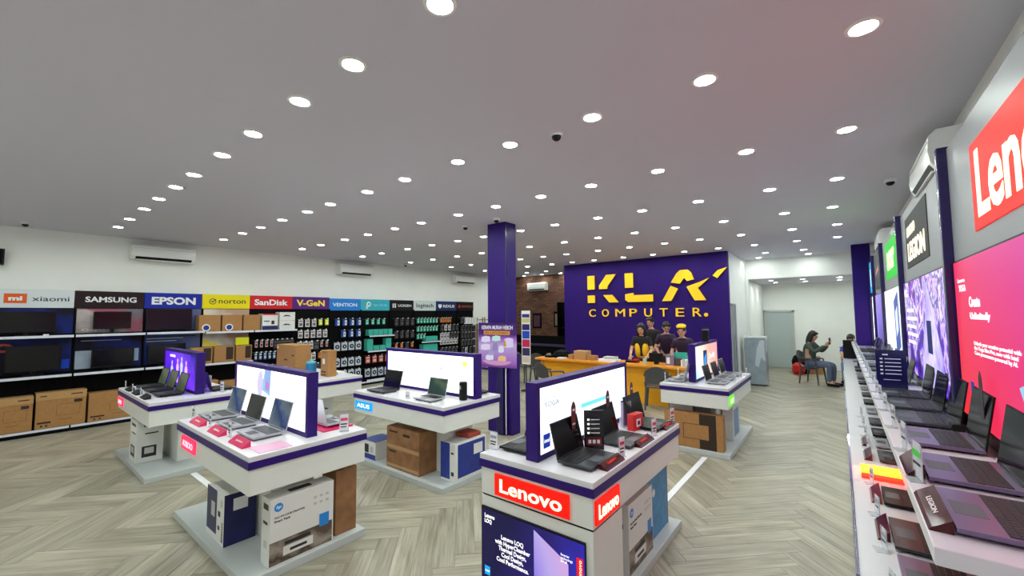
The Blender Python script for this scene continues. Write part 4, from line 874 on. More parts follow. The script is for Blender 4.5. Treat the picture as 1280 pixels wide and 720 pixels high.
# shelves with teal boxes on the hook walls
def little_shelf(b, y0, y1, z):
    s = box('shelf_board', XB, -9.72, y0, y1, z-.02, z, BLACKM, bays[b]); box('price_rail', -9.72, -9.708, y0, y1, z-.03, z+.004, RAIL, s)
little_shelf(7, 6.26, 7.04, 1.26); little_shelf(7, 6.22, 7.04, .86); little_shelf(9, 8.0, 8.76, 1.0); little_shelf(11, 9.76, 10.46, 1.52); little_shelf(7, 6.2, 7.04, .12+.0)
for i in range(5): tag(box('router_box', -9.94, -9.78, 6.28+.15*i, 6.41+.15*i, 1.26, 1.42, TEAL), 'teal box, %s from left on the upper shelf under the turquoise sign' % ORD[i], 'box', 'teal boxes on hook wall shelves')
for i in range(4): tag(box('router_box', -9.94, -9.78, 6.24+.19*i, 6.41+.19*i, .86, .99 if i == 1 or i == 2 else 1.17, TEAL), 'teal box, %s from left on the lower shelf under the turquoise sign' % ORD[i], 'box', 'teal boxes on hook wall shelves')
tag(box('teal_box', -9.95, -9.77, 8.2, 8.66, 1.0, 1.15, TEAL, None, .004), 'bright teal box on the shelf under the light grey sign', 'box')
tag(box('teal_box', -9.95, -9.77, 8.1, 8.66, .7, .92, TEAL, None, .004), 'large teal case hanging below the shelf under the light grey sign', 'box')
for i in range(4): tag(box('mug_box', -9.93, -9.78, 9.9+.14*i, 10.02+.14*i, 1.52, 1.7, CARTW), 'white mug box, %s from left on the farthest little shelf' % ORD[i], 'box', 'white boxes on the farthest shelf')
# wooden rack beyond the shelving
WOOD = mat('pale_brown_wood', (150, 122, 84), .6, noise=.1, nscale=14)
e = empty('wooden_rack', 'pale wooden rack at the far end of the left shelves', 'shelf', (-9.85, 10.85, 0))
for a, b in ((-.15, -.2), (.12, -.2), (-.15, .2), (.12, .2)): box('post', a, a+.03, b, b+.03, 0, 1.7, WOOD, e)
for z in (.2, .55, .9, 1.25, 1.6): box('rack_shelf', -.15, .15, -.2, .23, z, z+.02, WOOD, e)
for i, (z, c_) in enumerate(((.92, (150, 70, 60)), (.57, (110, 80, 60)), (1.27, (70, 62, 60)), (.22, (60, 50, 70)))):
    tag(MB().box(-9.94, -9.78, 10.72, 10.9, z, z+.14, pr('rack_bag_%d' % i, c_)).box(-9.9, -9.82, 10.92, 11.0, z, z+.1, pr('rack_bag_%d' % ((i+1) % 4), c_)).build('bag'), 'small dark goods on the %s shelf of the wooden rack' % ('fourth', 'third', 'fifth', 'second')[i][:], 'bag')

# ================================================================== RIGHT WALL
# kick panel, lower table, upper shelf
tb = empty('display_table', 'long white lower display table with purple front edge along right wall', 'table')
box('front_panel', .03, .05, YF+.02, 13.1, 0, .60, GREYL, tb); 
for i, y in enumerate([-1.6+1.34*k_ for k_ in range(11)]):
    b = box('table_top', .02, .752 if i != 9 else .255, y, y+1.335, .60, .645, SLAB, tb); box('edge_strip', .006, .02, y, y+1.335, .605, .648, PURPLED if i % 2 else mat('glossy_purple_edge', (92, 72, 170), .1, coat=1), b)
box('table_top', .58, .752, 10.46, 11.795, .60, .645, SLAB, tb); box('table_top', .258, .578, 10.46, 11.49, .60, .645, SLAB, tb)
us = empty('upper_shelf', 'long white upper display shelf along the right wall', 'shelf')
box('shelf_board', .195, .752, 1.84, 11.49, 1.02, 1.075, SLAB, us, .004); box('shelf_board', .195, .255, 11.492, 11.91, 1.02, 1.075, SLAB, us); box('shelf_board', .195, .752, 11.912, 13.1, 1.02, 1.075, SLAB, us, .004); box('riser_panel', .57, .58, 1.84, 13.1, .645, 1.02, GREYL, us)
for y in (1.86, 5.6, 9.4, 13.06): box('bracket', .36, .56, y, y+.02, .9, 1.02, GREYL, us)
tag(box('riser_screen', .03, .5, 13.14, 13.17, .66, 1.1, BLACK), 'black screen panel closing the far end of the right display', 'screen')
PY = [-.2, 1.25, 3.9, 6.4, 8.75, 10.65, 11.48]
PX = [.6, .6, .59, .58, .57, .56]
PNL = [None, dict(lab='grey wall panel with large red lit sign and magenta screen'), dict(lab='grey wall panel with dark logo plate and violet game screen'), dict(lab='grey wall panel with green lit logo and white screen'),
       dict(lab='narrow grey wall panel with dark logo and violet screen'), dict(lab='farthest narrow wall panel with blue lit logo')]
YOGA = screen('red_magenta_gradient', [(0, (240, 60, 60)), (.3, (236, 40, 100)), (.6, (214, 40, 150)), (.85, (150, 60, 190)), (1, (110, 80, 220))], (0, -.62, .30), 1.05, .1, 2, off=.62)
LEG = screen('violet_storm_picture', [(0, (24, 10, 70)), (.35, (90, 40, 190)), (.5, (235, 205, 255)), (.58, (60, 30, 160)), (.72, (250, 240, 255)), (.82, (150, 60, 210)), (1, (30, 16, 90))], (0, .25, .5), 1.15, 1.8, 4.5, off=.1)
ACR = screen('white_blue_picture', [(0, (140, 190, 250)), (.3, (235, 245, 255)), (1, (255, 255, 255))], (0, .3, .6), 1.5, .2, 2)
ROG = screen('dim_violet_picture', [(0, (50, 40, 120)), (.5, (130, 110, 220)), (1, (180, 160, 240))], (0, .5, .5), 1.0, .8, 3)
for i in range(1, 6):
    y0, y1, x = PY[i], PY[i+1], PX[i]
    e = empty('wall_panel', PNL[i]['lab'], 'wall panel', group='lit brand wall panels')
    box('panel', x, XR-.004, y0+.005, y1-.005, 1.08, 2.86, SILVER, e)
    box('divider', x-.05, x+.02, y1-.035, y1+.025, 1.08, 2.88, PURPLED, e, .006)
    pic = [None, YOGA, LEG, ACR, ROG, PWHITE][i]
    s = box('screen', x-.012, x, y0+.03, y1-.07, 1.16, 2.11, BLACK, e); box('picture', x-.014, x-.012, y0+.04, y1-.08, 1.17, 2.10, pic, s)
    f = Fr((x-.014, y1-.08, 1.17), (0, -1, 0)); g = Fr((x, y1, 2.15), (0, -1, 0))
    if i == 1:
        sg = fbox('lit_sign', g, .62, 2.35, .075, .54, 0, .006, RED, e); text('lettering', 'Lenovo', g, .72, 2.12, .13, .485, .006, LITW, sg, .003, .02)
        text('lettering', 'Lenovo', f, .09, .27, .80, .825, .001, SCRTXT, s, .001); text('lettering', 'YOGA', f, .11, .28, .745, .785, .001, SCRTXT, s, .001, .02)
        text('lettering', 'Create', f, .34, .57, .65, .71, .001, SCRTXT, s, .001, .03); text('lettering', 'Unlimitedly', f, .34, .74, .57, .62, .001, SCRTXT, s, .001, .03)
        text('lettering', 'Unlock your creative potential with\nthe Yoga Slim Pro, now with Intel\nCore processors powered by AI.', f, .38, 1.15, .38, .46, .001, SCRTXT, s, .001, .01)
        b = fbox('badge', f, .24, .31, .12, .22, .001, .002, emi('blue_badge', (30, 60, 170), .9), s)
        fpoly('printed_laptop', f, [(1.1, .3), (1.6, .45), (1.6, .38), (1.15, .24)], .001, .003, emi('pale_blue_picture', (150, 205, 235), 1.1), s)
    elif i == 2:
        sg = fbox('logo_plate', g, .42, 1.75, .09, .6, 0, .006, mat('dark_grey_plate', (60, 61, 62), .6, spec=.2), e)
        text('lettering', 'LENOVO', g, .55, 1.1, .40, .5, .006, LITW, sg, .003, .02); text('lettering', 'LEGION', g, .55, 1.6, .15, .34, .006, LITW, sg, .003, .04)
        text('lettering', 'Lenovo\nLEGION', f, .08, .32, .78, .86, .001, SCRTXT, s, .001)
        q = MB()
        for j, (a, wd) in enumerate(((.62, .5), (.54, .7), (.46, .6), (.38, .7), (.3, .5))): q.box(.14, .14+wd, a, a+.03, .001, .002, SCRTXT)
        q.xform(f.mat()).build('printed_lines', s)
        p = MB().prism([(1.0, .02), (2.1, .02), (2.0, .3), (1.75, .6), (1.5, .88), (1.35, .6), (1.15, .35)], .001, .002, screen('pale_violet_shape', [(0, (120, 90, 230)), (.5, (230, 220, 255)), (1, (150, 120, 240))], (0, .7, .5), 1.1, .9, 6)).xform(f.mat()).build('printed_armour', s)
        fpoly('printed_laptop', f, [(1.4, .28), (1.62, .28), (1.62, .55), (1.4, .55)], .003, .004, emi('navy_picture', (20, 40, 110), .9), s)
    elif i == 3:
        sg = fbox('lit_sign', g, .5, 1.95, .1, .62, 0, .006, GREENS, e); text('lettering', 'acer', g, .75, 1.7, .22, .48, .006, emi('lit_pale_green', (225, 255, 190), 1.4), sg, .005, .04)
        q = fpoly('printed_tablet', f, [(1.35, .08), (1.85, .2), (1.8, .88), (1.3, .76)], .001, .003, emi('slate_blue_picture', (90, 110, 190), .9), s)
        fpoly('printed_swirl', f, [(1.45, .3), (1.72, .4), (1.7, .7), (1.42, .62)], .003, .004, emi('pale_swirl', (220, 235, 255), 1.1), q)
    elif i == 4:
        sg = fbox('logo_plate', g, .5, 1.5, .05, .66, 0, .02, mat('near_black_plate', (46, 46, 54), .3), e); fpoly('logo_mark', g, [(.7, .3), (1.3, .36), (1.3, .42), (.7, .34)], .02, .024, emi('coral_mark', (240, 150, 130), 1), sg)
    else:
        sg = fbox('lit_sign', g, .15, .65, .03, .64, 0, .03, LITCY, e); fbox('logo_bar', g, .36, .44, .15, .5, .03, .034, SCRTXT, sg)
# upper laptops
ys = [2.17, 2.70, 3.30, 3.85, 4.38, 4.9]
lbs = ['nearest violet grey gaming laptop on the upper right shelf', 'second gaming laptop from the front on the upper right shelf', 'third gaming laptop on the upper shelf, before the magenta screen edge',
       'fourth gaming laptop on the upper right shelf below the purple divider', 'fifth laptop on the upper right shelf beside the dark sign', 'sixth laptop on the upper right shelf behind the dark sign']
for i, y in enumerate(ys):
    put(L_GAME if i < 3 else L_GAMD, .265, y, 1.075, -90, lbs[i])
y = 5.75; j = 6
while y < 12.9:
    if not 11.1 < y < 12.2: put((L_DARK, L_WHT, L_BLK)[j % 3], .27, y, 1.075, -90, 'laptop on the upper right shelf, %s from the front' % ORD[j])
    y += .5; j += 1
price_tag(.235, 2.52, 1.075, 100, 'clear tag holder with green dot between the two nearest upper laptops', .16, .1, stripe=(60, 200, 60), cardm=PRICE)
for i, (y, hh) in enumerate(((3.0, .15), (3.55, .14), (4.12, .13), (4.62, .12), (5.0, .11))):
    price_tag(.235, y, 1.075, 100, 'tilted price tag, %s from the front on the upper right shelf edge' % ORD[i+1], hh, .07, stripe=(150, 150, 190))
y = 5.55; j = 6
while y < 12.8: price_tag(.235, y, 1.075, 100, 'small price tag, %s from the front on the upper right shelf edge' % ORD[j], .11, .06, stripe=(150, 150, 190)); y += .5; j += 1
wedge(.2, 2.15, 1.075, -90, 'large glossy dark red wedge before the nearest upper laptop', DREDW, .36, 'LEGION', PAPER, .045, .06)
wedge(.2, 2.70, 1.075, -90, 'glossy dark red wedge before the second upper laptop', DREDW, .3, None, PAPER, .06, .06)
e = empty('leaflet_stand', 'dark blue specification board standing on the upper right shelf', 'sign', (.36, 5.3, 1.075), math.radians(8))
box('board', -.11, .11, 0, .008, 0, .36, mat('dark_blue_board', (20, 20, 72), .25), e); box('foot', -.08, .08, -.03, .05, 0, .005, ACRY, e)
q = MB().box(-.06, -.02, -.001, 0, .31, .322, PAPER)
for i in range(5): q.box(-.08, -.06, -.001, 0, .27-.035*i, .284-.035*i, PAPER).box(-.045, .07, -.001, 0, .273-.035*i, .28-.035*i, PAPER)
q.box(-.06, .06, -.001, 0, .08, .084, PAPER); q.build('printed_lines', e)
tag(box('adapter', .5, .56, 3.62, 3.72, 1.076, 1.12, BLACK, None, .006), 'black power adapter under the magenta screen corner', 'adapter')
e = empty('wobbler', 'dark round-topped card rising behind the third upper laptop', 'sign', (.56, 3.22, 1.075))
MB().prism([(-.03, 0), (.03, 0), (.034, .3), (.025, .38), (0, .41), (-.025, .38), (-.034, .3)], 0, .003, mat('dark_speckled_card', (60, 52, 56), .5, noise=.5, nscale=60)).xform(Fr((0, 0, 0), (0, -1, 0)).mat()).build('card', e)
# lower table laptops
ys = [2.08, 2.5, 2.95, 3.5, 4.42, 4.85, 5.25, 5.75, 6.35, 6.95, 7.55, 8.15, 8.75, 9.35, 9.95, 10.55, 11.15, 12.4]
for i, y in enumerate(ys):
    put((L_GAMD, L_GAME, L_GAMD, L_BLK)[i] if i < 4 else (L_BLK, L_DARK, L_WHT)[i % 3], .16 if i < 4 else .19, y, .645, -90, 'laptop on the lower right table, %s from the front' % ORD[i]).scale = (.9, .9, .9)
    if i < 8: price_tag(.12 if i < 4 else .14, y+.24, .645, 105, 'price tag, %s from the front on the lower right table' % ORD[i], .11, .06, stripe=(150, 150, 190))
for i, (y, c_) in enumerate(((2.06, DREDW), (2.98, DREDW), (3.5, mat('brown_red_acrylic', (120, 40, 20), .15, coat=.6)), (4.42, DREDW), (4.85, DREDW))):
    wedge(.1, y, .645, -90, 'dark red wedge, %s from the front on the lower right table' % ORD[i], c_, .26, None, PAPER, .05, .05)
# glowing orange red acrylic strip
tag(MB().box(.07, .5, 3.9, 4.08, .646, .672, emi('orange_glow', (255, 120, 20), 9)).build('light_strip'), 'glowing orange light strip lying across the lower right table', 'light strip')
tag(MB().box(.07, .5, 3.82, 3.89, .646, .665, emi('red_glow', (255, 20, 10), 10)).build('light_strip'), 'glowing red light strip beside the orange one', 'light strip')
tag(MB().box(.34, .36, 13.45, 13.6, 1.9, 2.15, BLACK).box(.3, .4, 13.5, 13.56, 1.65, 1.85, DREDT).tube((.35, 13.5, 1.85), (.35, 13.5, 1.9), .01, BLACK).build('wall_clock'), 'dark bracket object on the white wall past the purple column', 'wall fitting')

# ================================================================== PURPLE WALL LETTERING
F = Fr((-5.62, YK, 1.68), (1, 0, 0)); lg = empty('wall_logo', 'large yellow raised logo lettering on the purple feature wall', 'sign')
LETS = mat('letter_side', (196, 120, 12), .5)
def lp(name, pts, d=.05):
    # proud letter piece with yellow face and darker edge
    mb = MB().prism(pts, 0, d-.006, LETS).prism(pts, d-.006, d, LETY); mb.xform(F.mat()); return mb.build(name, lg)
b0 = .38; t0 = 1.18   # big letters from v=.38 to 1.16
lp('letter_k_piece', [(0, .80), (.22, .80), (.22, 1.19), (0, 1.19)]); lp('letter_k_piece', [(0, .42), (.22, .42), (.22, .63), (0, .63)])
lp('letter_k_piece', [(.36, .80), (.6, .80), (.62, .88), (.86, 1.19), (.58, 1.19), (.36, .9)]); lp('letter_k_piece', [(.48, .63), (.74, .63), (.93, .42), (.66, .42)])
lp('letter_l_piece', [(1.12, .80), (1.35, .80), (1.35, 1.19), (1.12, 1.19)]); lp('letter_l_piece', [(1.12, .63), (1.35, .66), (1.35, .6), (1.87, .6), (1.87, .42), (1.2, .42), (1.12, .48)])
lp('letter_a_piece', [(2.1, .42), (2.33, .42), (2.5, .72), (2.32, .80)]); lp('letter_a_piece', [(2.33, .88), (2.47, 1.10), (2.56, 1.18), (2.74, 1.18), (2.82, 1.10), (2.88, .93), (2.72, .9), (2.65, .98), (2.55, .84)])
lp('letter_a_piece', [(2.7, .76), (3.0, .86), (3.22, .95), (3.06, .8), (2.96, .72), (3.14, .42), (2.88, .42)]); lp('letter_a_piece', [(3.3, 1.0), (3.4, .93), (3.62, 1.18), (3.42, 1.12)])
for i, ch in enumerate('COMPUTER'): text('letter_'+ch.lower(), ch, F, .02+.4*i, .02+.4*i+(.27 if ch == 'M' else .2), .03, .24, 0, LETY, lg, .03, .0)
MB().lathe((0, 0, 0), [(.045, 0), (.045, .03)], LETY, 16).xform(F.mat((3.12, .07, 0))).build('registered_dot', lg)

# ================================================================== YELLOW SERVICE COUNTER
ct = empty('service_counter', 'long golden yellow service counter before the purple wall', 'counter')
box('worktop', -5.68, -2.3, 8.05, 8.7, .735, .78, YELT, ct, .004); box('left_end', -5.58, -5.54, 8.15, 8.65, 0, .735, YEL, ct); box('front_panel', -5.54, -2.4, 8.2, 8.24, 0, .735, YEL, ct); box('right_end', -2.44, -2.4, 8.24, 8.65, 0, .735, YEL, ct)
def item(name, label, cat, mb): return tag(mb.build(name), label, cat)
Z = .78
item('carton', 'open brown carton in the middle of yellow counter', 'box', MB().box(-4.72, -4.42, 8.2, 8.45, Z, Z+.19, KRAFTL))
item('carton', 'small brown box left of the open carton on yellow counter', 'box', MB().box(-4.86, -4.74, 8.2, 8.4, Z, Z+.1, KRAFT))
item('carton', 'flat brown box right of the open carton on yellow counter', 'box', MB().box(-4.4, -4.22, 8.2, 8.4, Z, Z+.1, KRAFT))
item('handbag', 'black bag lying on the left of yellow counter', 'bag', MB().lathe((-5.15, 8.42, Z), [(.2, 0), (.22, .06), (.16, .14), (.05, .18)], BLACKM, 12))
item('tape_dispenser', 'dark tape dispenser with shiny roll near left counter end', 'tape dispenser', MB().box(-5.5, -5.34, 8.2, 8.35, Z, Z+.05, BLACK).tube((-5.44, 8.24, Z+.05), (-5.44, 8.32, Z+.05), .045, CHROME, n=12))
item('paper_stack', 'white paper sheets on the yellow counter behind light box', 'paper', MB().box(-5.1, -4.95, 8.1, 8.3, Z, Z+.03, PAPER))
item('paper_stack', 'white paper pile right of the cartons on yellow counter', 'paper', MB().box(-4.1, -3.7, 8.15, 8.4, Z, Z+.05, PAPER).box(-4.0, -3.75, 8.2, 8.4, Z+.05, Z+.1, CARTG))
item('pen_tray', 'black and red tray on counter left of the people', 'tray', MB().box(-3.55, -3.32, 8.3, 8.5, Z, Z+.04, BLACK).box(-3.4, -3.3, 8.3, 8.45, Z+.04, Z+.07, pr('bright_red_bit', (180, 30, 30))))
item('paper_cup', 'pale green paper cup on the counter before the woman', 'cup', MB().lathe((-3.1, 8.2, Z), [(.03, 0), (.04, .11)], pr('pale_green_cup', (170, 195, 180)), 12))
item('till_monitor', 'black till monitor back in front of the woman', 'monitor', MB().box(-3.05, -2.78, 8.3, 8.34, Z+.05, Z+.22, BLACK).box(-2.95, -2.88, 8.3, 8.4, Z, Z+.06, BLACK))
item('product_box', 'grey printed box standing at the middle of the people', 'box', MB().box(-2.72, -2.56, 8.3, 8.4, Z, Z+.2, pr('lilac_print', (130, 120, 150))).box(-2.7, -2.64, 8.297, 8.3, Z+.03, Z+.15, PAPER))
item('product_box', 'dark grey box next to the grey printed box', 'box', MB().box(-2.54, -2.4, 8.3, 8.42, Z, Z+.14, pr('dark_taupe', (80, 72, 70))))
item('product_box', 'teal box held up on the counter before the purple uniform', 'box', MB().box(-2.62, -2.38, 8.5, 8.56, Z+.0, Z+.24, TEAL))
item('document_tray', 'white tray with papers at the right of yellow counter', 'tray', MB().box(-2.42, -2.32, 8.25, 8.45, Z, Z+.12, PAPER).box(-2.38, -2.34, 8.2, 8.25, Z, Z+.15, CARTG))

# plastic chairs
def chair(label, x, y, rz):
    e = empty('plastic_chair', label, 'chair', (x, y, 0), math.radians(rz), 'dark grey plastic chairs')
    MB().prism([(-.22, -.2), (.22, -.2), (.2, .2), (-.2, .2)], .41, .435, GREYCH).build('seat', e, bevel=.006)
    P = []; 
    mb = MB(); R = 7
    for i in range(R):
        a = -1+2*i/(R-1); a2 = -1+2*(i+1)/(R-1)
        if i == R-1: break
        yy = .19+.05*(1-a*a); y2 = .19+.05*(1-a2*a2); zt = .82-.1*a*a; zt2 = .82-.1*a2*a2
        mb.poly([(a*.21, yy, .5), (a2*.21, y2, .5), (a2*.21, y2+.06, zt2), (a*.21, yy+.06, zt), (a*.21, yy+.015, .5), (a2*.21, y2+.015, .5), (a2*.21, y2+.075, zt2), (a*.21, yy+.075, zt)],
                [(0, 1, 2, 3), (7, 6, 5, 4), (0, 4, 5, 1), (3, 2, 6, 7)], GREYCH)
    mb.build('backrest', e)
    for sx in (-1, 1):
        MB().tube((sx*.2, .18, .42), (sx*.21, .2, .52), .018, GREYCH).build('back_post', e)
        MB().tube((sx*.22, -.16, .62), (sx*.22, .22, .65), .018, GREYCH).tube((sx*.22, -.16, .62), (sx*.21, -.18, .42), .016, GREYCH).build('armrest', e)
        for sy in (-1, 1): MB().tube((sx*.19, sy*.17, .42), (sx*.22, sy*.21, 0), .024, GREYCH, .016).build('leg', e)
    return e
chair('grey plastic chair before the right half of yellow counter', -2.75, 7.9, 180+15); chair('grey plastic chair before the left half of yellow counter', -4.75, 7.3, 160)
chair('grey plastic chair beside the banner left of yellow counter', -6.1, 8.9, 190); chair('grey plastic chair behind the purple column', -6.7, 9.0, 170); chair('grey plastic chair the person in grey top sits on', -.6, 12.95, 70)

# ================================================================== BACK LEFT AREA
e = empty('banner_stand', 'narrow multicoloured banner on a thin black pole left of yellow counter', 'banner', (-5.86, 7.95, 0))
MB().tube((0, 0, 0), (0, 0, .65), .012, BLACK).tube((0, 0, 0), (0, 0, .01), .14, BLACK, n=16).build('pole', e)
pn = box('banner_panel', -.12, .12, -.012, .012, .62, 1.88, PAPER, e)
for i, (z0, z1, c_) in enumerate(((1.72, 1.8, (60, 50, 130)), (1.6, 1.7, (200, 190, 120)), (1.42, 1.56, (50, 40, 110)), (1.22, 1.4, (40, 80, 190)), (1.02, 1.2, (200, 40, 90)), (.82, 1.0, (60, 50, 90)), (.66, .8, (215, 195, 185)))):
    box('banner_print', -.1, .115, -.014, -.012, z0, z1, pr('banner_tone_%d' % i, c_), pn)
e = empty('wall_rack', 'tall black shelf rack at the left edge of purple wall', 'shelf', (-7.2, 12.2, 0))
MB().box(-.45, .45, .3, .33, 0, 2.2, BLACKM).box(-.45, -.42, 0, .3, 0, 2.2, BLACKM).box(.42, .45, 0, .3, 0, 2.2, BLACKM).build('frame', e)
for z in (.1, .5, .9, 1.3, 1.7): box('rack_shelf', -.42, .42, 0, .3, z, z+.02, BLACKM, e)
for j, (z, t) in enumerate(((.92, 'third'), (1.32, 'fourth'), (1.72, 'top'))): tag(MB().box(-7.3, -7.12, 12.22, 12.4, z, z+.13, PAPER).build('carton'), 'white box on the %s shelf of the tall black rack' % t, 'box')
ds = empty('office_desk', 'long dark desk with purple edge along the brick wall', 'desk', (0, 0, 0))
box('desk_top', -9.6, -6.6, 11.3, 12.0, .74, .78, mat('dark_purple_top', (38, 26, 58), .4), ds); box('desk_front', -9.5, -6.7, 11.35, 11.38, .1, .74, BLACKM, ds); box('desk_side', -9.5, -9.46, 11.38, 11.95, 0, .74, BLACKM, ds); box('desk_side', -6.74, -6.7, 11.38, 11.95, 0, .74, BLACKM, ds)
box('back_ledge', -9.5, -6.6, 12.0, 12.04, .78, 1.05, BLACKM, ds)
for j, (x, z) in enumerate(((-8.9, 1.55), (-7.95, 1.6))): 
    q = empty('picture_frame', '%s dark framed notice on the brick wall' % ('left', 'right')[j], 'picture', (x, YB, z)); box('frame', -.2, .2, -.03, 0, -.28, .28, BLACKM, q); box('print', -.14, .14, -.034, -.03, -.22, .2, pr('notice_%d' % j, ((74, 44, 60), (120, 110, 80))[j]), q)
e = empty('side_desk', 'purple edged side desk seen left of the column', 'desk', (0, 0, 0)); box('desk_top', -6.3, -5.1, 6.1, 6.6, .72, .76, PURPLE, e); 
for a in (-6.25, -5.15):
    for b in (6.15, 6.55): box('leg', a-.02, a+.02, b-.02, b+.02, 0, .72, BLACKM, e)
tag(MB().lathe((-5.45, 6.35, 0), [(.14, 0), (.15, .3), (.1, .5)], BLACKM, 10).build('stool'), 'black stool below the purple side desk', 'stool')
# water dispenser wrapped in plastic
e = empty('wrapped_fridge', 'tall grey cabinet wrapped in clear plastic by the white wall', 'appliance', (-1.67, 12.0, 0))
GW = mat('wrapped_grey_steel', (146, 160, 170), .22, noise=.12, nscale=5, bump=.5)
box('body', -.24, .22, -.22, .22, .03, 1.15, GW, e, .02)
MB().box(-.25, .23, -.23, .23, 1.15, 1.2, mat('plastic_wrap_top', (205, 212, 215), .2, bump=.6, nscale=14)).build('wrapping', e, bevel=.01)
MB().prism([(-.02, .5), (.03, .9), (.1, 1.1), (.2, 1.12), (.2, .6), (.12, .7), (.06, .45)], 0, .006, mat('creased_film', (190, 202, 212), .12)).xform(Fr((0, -.222, 0), (1, 0, 0)).mat()).build('film_fold', e)
box('side_groove', -.243, -.238, -.1, -.07, .1, 1.1, DKPR, e)
# stuff near the seated person
carton('carton', 'low brown carton on the floor behind the seated person', -.95, -.45, 14.9, 15.3, 0, .3, KRAFT)
carton('carton', 'brown carton open on top of the low carton', -.8, -.5, 14.95, 15.25, .31, .5, KRAFTL, tape=False)
tag(MB().lathe((-1.0, 14.6, 0), [(.1, 0), (.16, .1), (.15, .26), (.06, .34)], pr('red_plastic', (190, 40, 30)), 14).build('vacuum'), 'red bucket vacuum on the floor near the far door', 'vacuum')
tag(MB().lathe((-.95, 14.95, .0), [(.2, 0), (.24, .35), (.18, .5), (.05, .56)], BLACKM, 12).build('bag'), 'black bag slumped behind the red bucket', 'bag')

# ================================================================== PEOPLE
def skin(name, pts, edges, mt, parent, sub=2, root=0):
    me = bpy.data.meshes.new(name); me.from_pydata([p[:3] for p in pts], edges, []); o = bpy.data.objects.new(name, me); COL.objects.link(o)
    md = o.modifiers.new('s', 'SKIN'); md.use_smooth_shade = True
    for i, p in enumerate(pts):
        v = me.skin_vertices[0].data[i]; r = p[3] if not isinstance(p[3], tuple) else p[3]
        v.radius = (r, r) if not isinstance(r, tuple) else r; v.use_root = (i == root)
    sb = o.modifiers.new('u', 'SUBSURF'); sb.levels = sub; sb.render_levels = sub
    dg = bpy.context.evaluated_depsgraph_get(); m2 = bpy.data.meshes.new_from_object(o.evaluated_get(dg)); bpy.data.objects.remove(o)
    m2.materials.clear(); m2.materials.append(mt); o = bpy.data.objects.new(name, m2); COL.objects.link(o); o.parent = parent
    return o
def ell(mb, c, r, mt, n=12, k=8, zmin=-1):
    P = []; F = []
    for j in range(k+1):
        t = -math.pi/2+math.pi*j/k
        for i in range(n):
            a = 2*math.pi*i/n; P.append((c[0]+r[0]*math.cos(t)*math.cos(a), c[1]+r[1]*math.cos(t)*math.sin(a), c[2]+r[2]*max(zmin, math.sin(t))))
    for j in range(k):
        for i in range(n): F.append((j*n+i, j*n+(i+1) % n, (j+1)*n+(i+1) % n, (j+1)*n+i))
    return mb.poly(P, F, mt)
def head(e, c, tilt, long=False, hairlen=.0, capm=None):
    """face toward local -Y"""
    x, y, z = c
    M = Matrix.Translation(c) @ Matrix.Rotation(tilt, 4, 'X') @ Matrix.Translation((-x, -y, -z))
    mb = MB(); ell(mb, (x, y, z), (.075, .095, .115), SKIN); ell(mb, (x, y-.02, z-.055), (.055, .07, .06), SKIN)
    mb.poly([(x-.012, y-.09, z-.02), (x+.012, y-.09, z-.02), (x, y-.118, z-.022), (x, y-.092, z+.02)], [(0, 1, 2), (0, 2, 3), (2, 1, 3)], SKIN)
    ell(mb, (x-.078, y, z-.01), (.012, .02, .03), SKIN, 6, 4); ell(mb, (x+.078, y, z-.01), (.012, .02, .03), SKIN, 6, 4)
    hd = mb.xform(M).build('head', e, smooth=True)
    q = MB()
    for s in (-1, 1): ell(q, (x+s*.03, y-.088, z+.008), (.012, .008, .007), BLACK, 6, 4); q.box(x+s*.03-.016, x+s*.03+.016, y-.098, y-.09, z+.026, z+.031, HAIR)
    q.xform(M).build('eyes', hd); MB().box(x-.022, x+.022, y-.096, y-.088, z-.056, z-.048, pr('lips', (150, 80, 76))).xform(M).build('mouth', hd)
    hm = MB(); ell(hm, (x, y+.018, z+.03), (.09, .1, .108), HAIR, zmin=-.35); ell(hm, (x, y-.03, z+.09), (.075, .065, .035), HAIR)
    if long:
        ell(hm, (x, y+.05, z-.06), (.1, .07, .2), HAIR); ell(hm, (x-.075, y+.0, z-.08), (.03, .05, .17), HAIR); ell(hm, (x+.075, y+.0, z-.08), (.03, .05, .17), HAIR)
    hm.xform(M).build('hair', hd, smooth=True)
    if capm:
        cm = MB(); cm.lathe((x, y+.005, z), [(.096, .085), (.098, .115), (.07, .135)], capm, 14); cm.xform(M).build('cap', hd, smooth=False)
    return hd
def hand(e, wr, fwd, up, name='hand'):
    wr = Vector(wr); f = Vector(fwd).normalized(); s = f.cross(Vector(up)).normalized(); u = s.cross(f)
    pts = [(*wr, .022), (*(wr+f*.05), (.02, .034)), (*(wr+f*.085), (.014, .03))]; ed = [(0, 1), (1, 2)]
    for i, (o_, l_) in enumerate(((-.027, .06), (-.009, .07), (.009, .066), (.027, .05))):
        a = wr+f*.085+s*o_; n = len(pts); pts += [(*a, .009), (*(a+f*l_*.55-u*.008), .0085), (*(a+f*l_*.9-u*.028), .0075)]; ed += [(2, n), (n, n+1), (n+1, n+2)]
    a = wr+f*.03-s*.03; n = len(pts); pts += [(*a, .011), (*(a+f*.03-s*.025), .01), (*(a+f*.055-s*.03), .008)]; ed += [(1, n), (n, n+1), (n+1, n+2)]
    return skin(name, pts, ed, SKIN, e, 1)
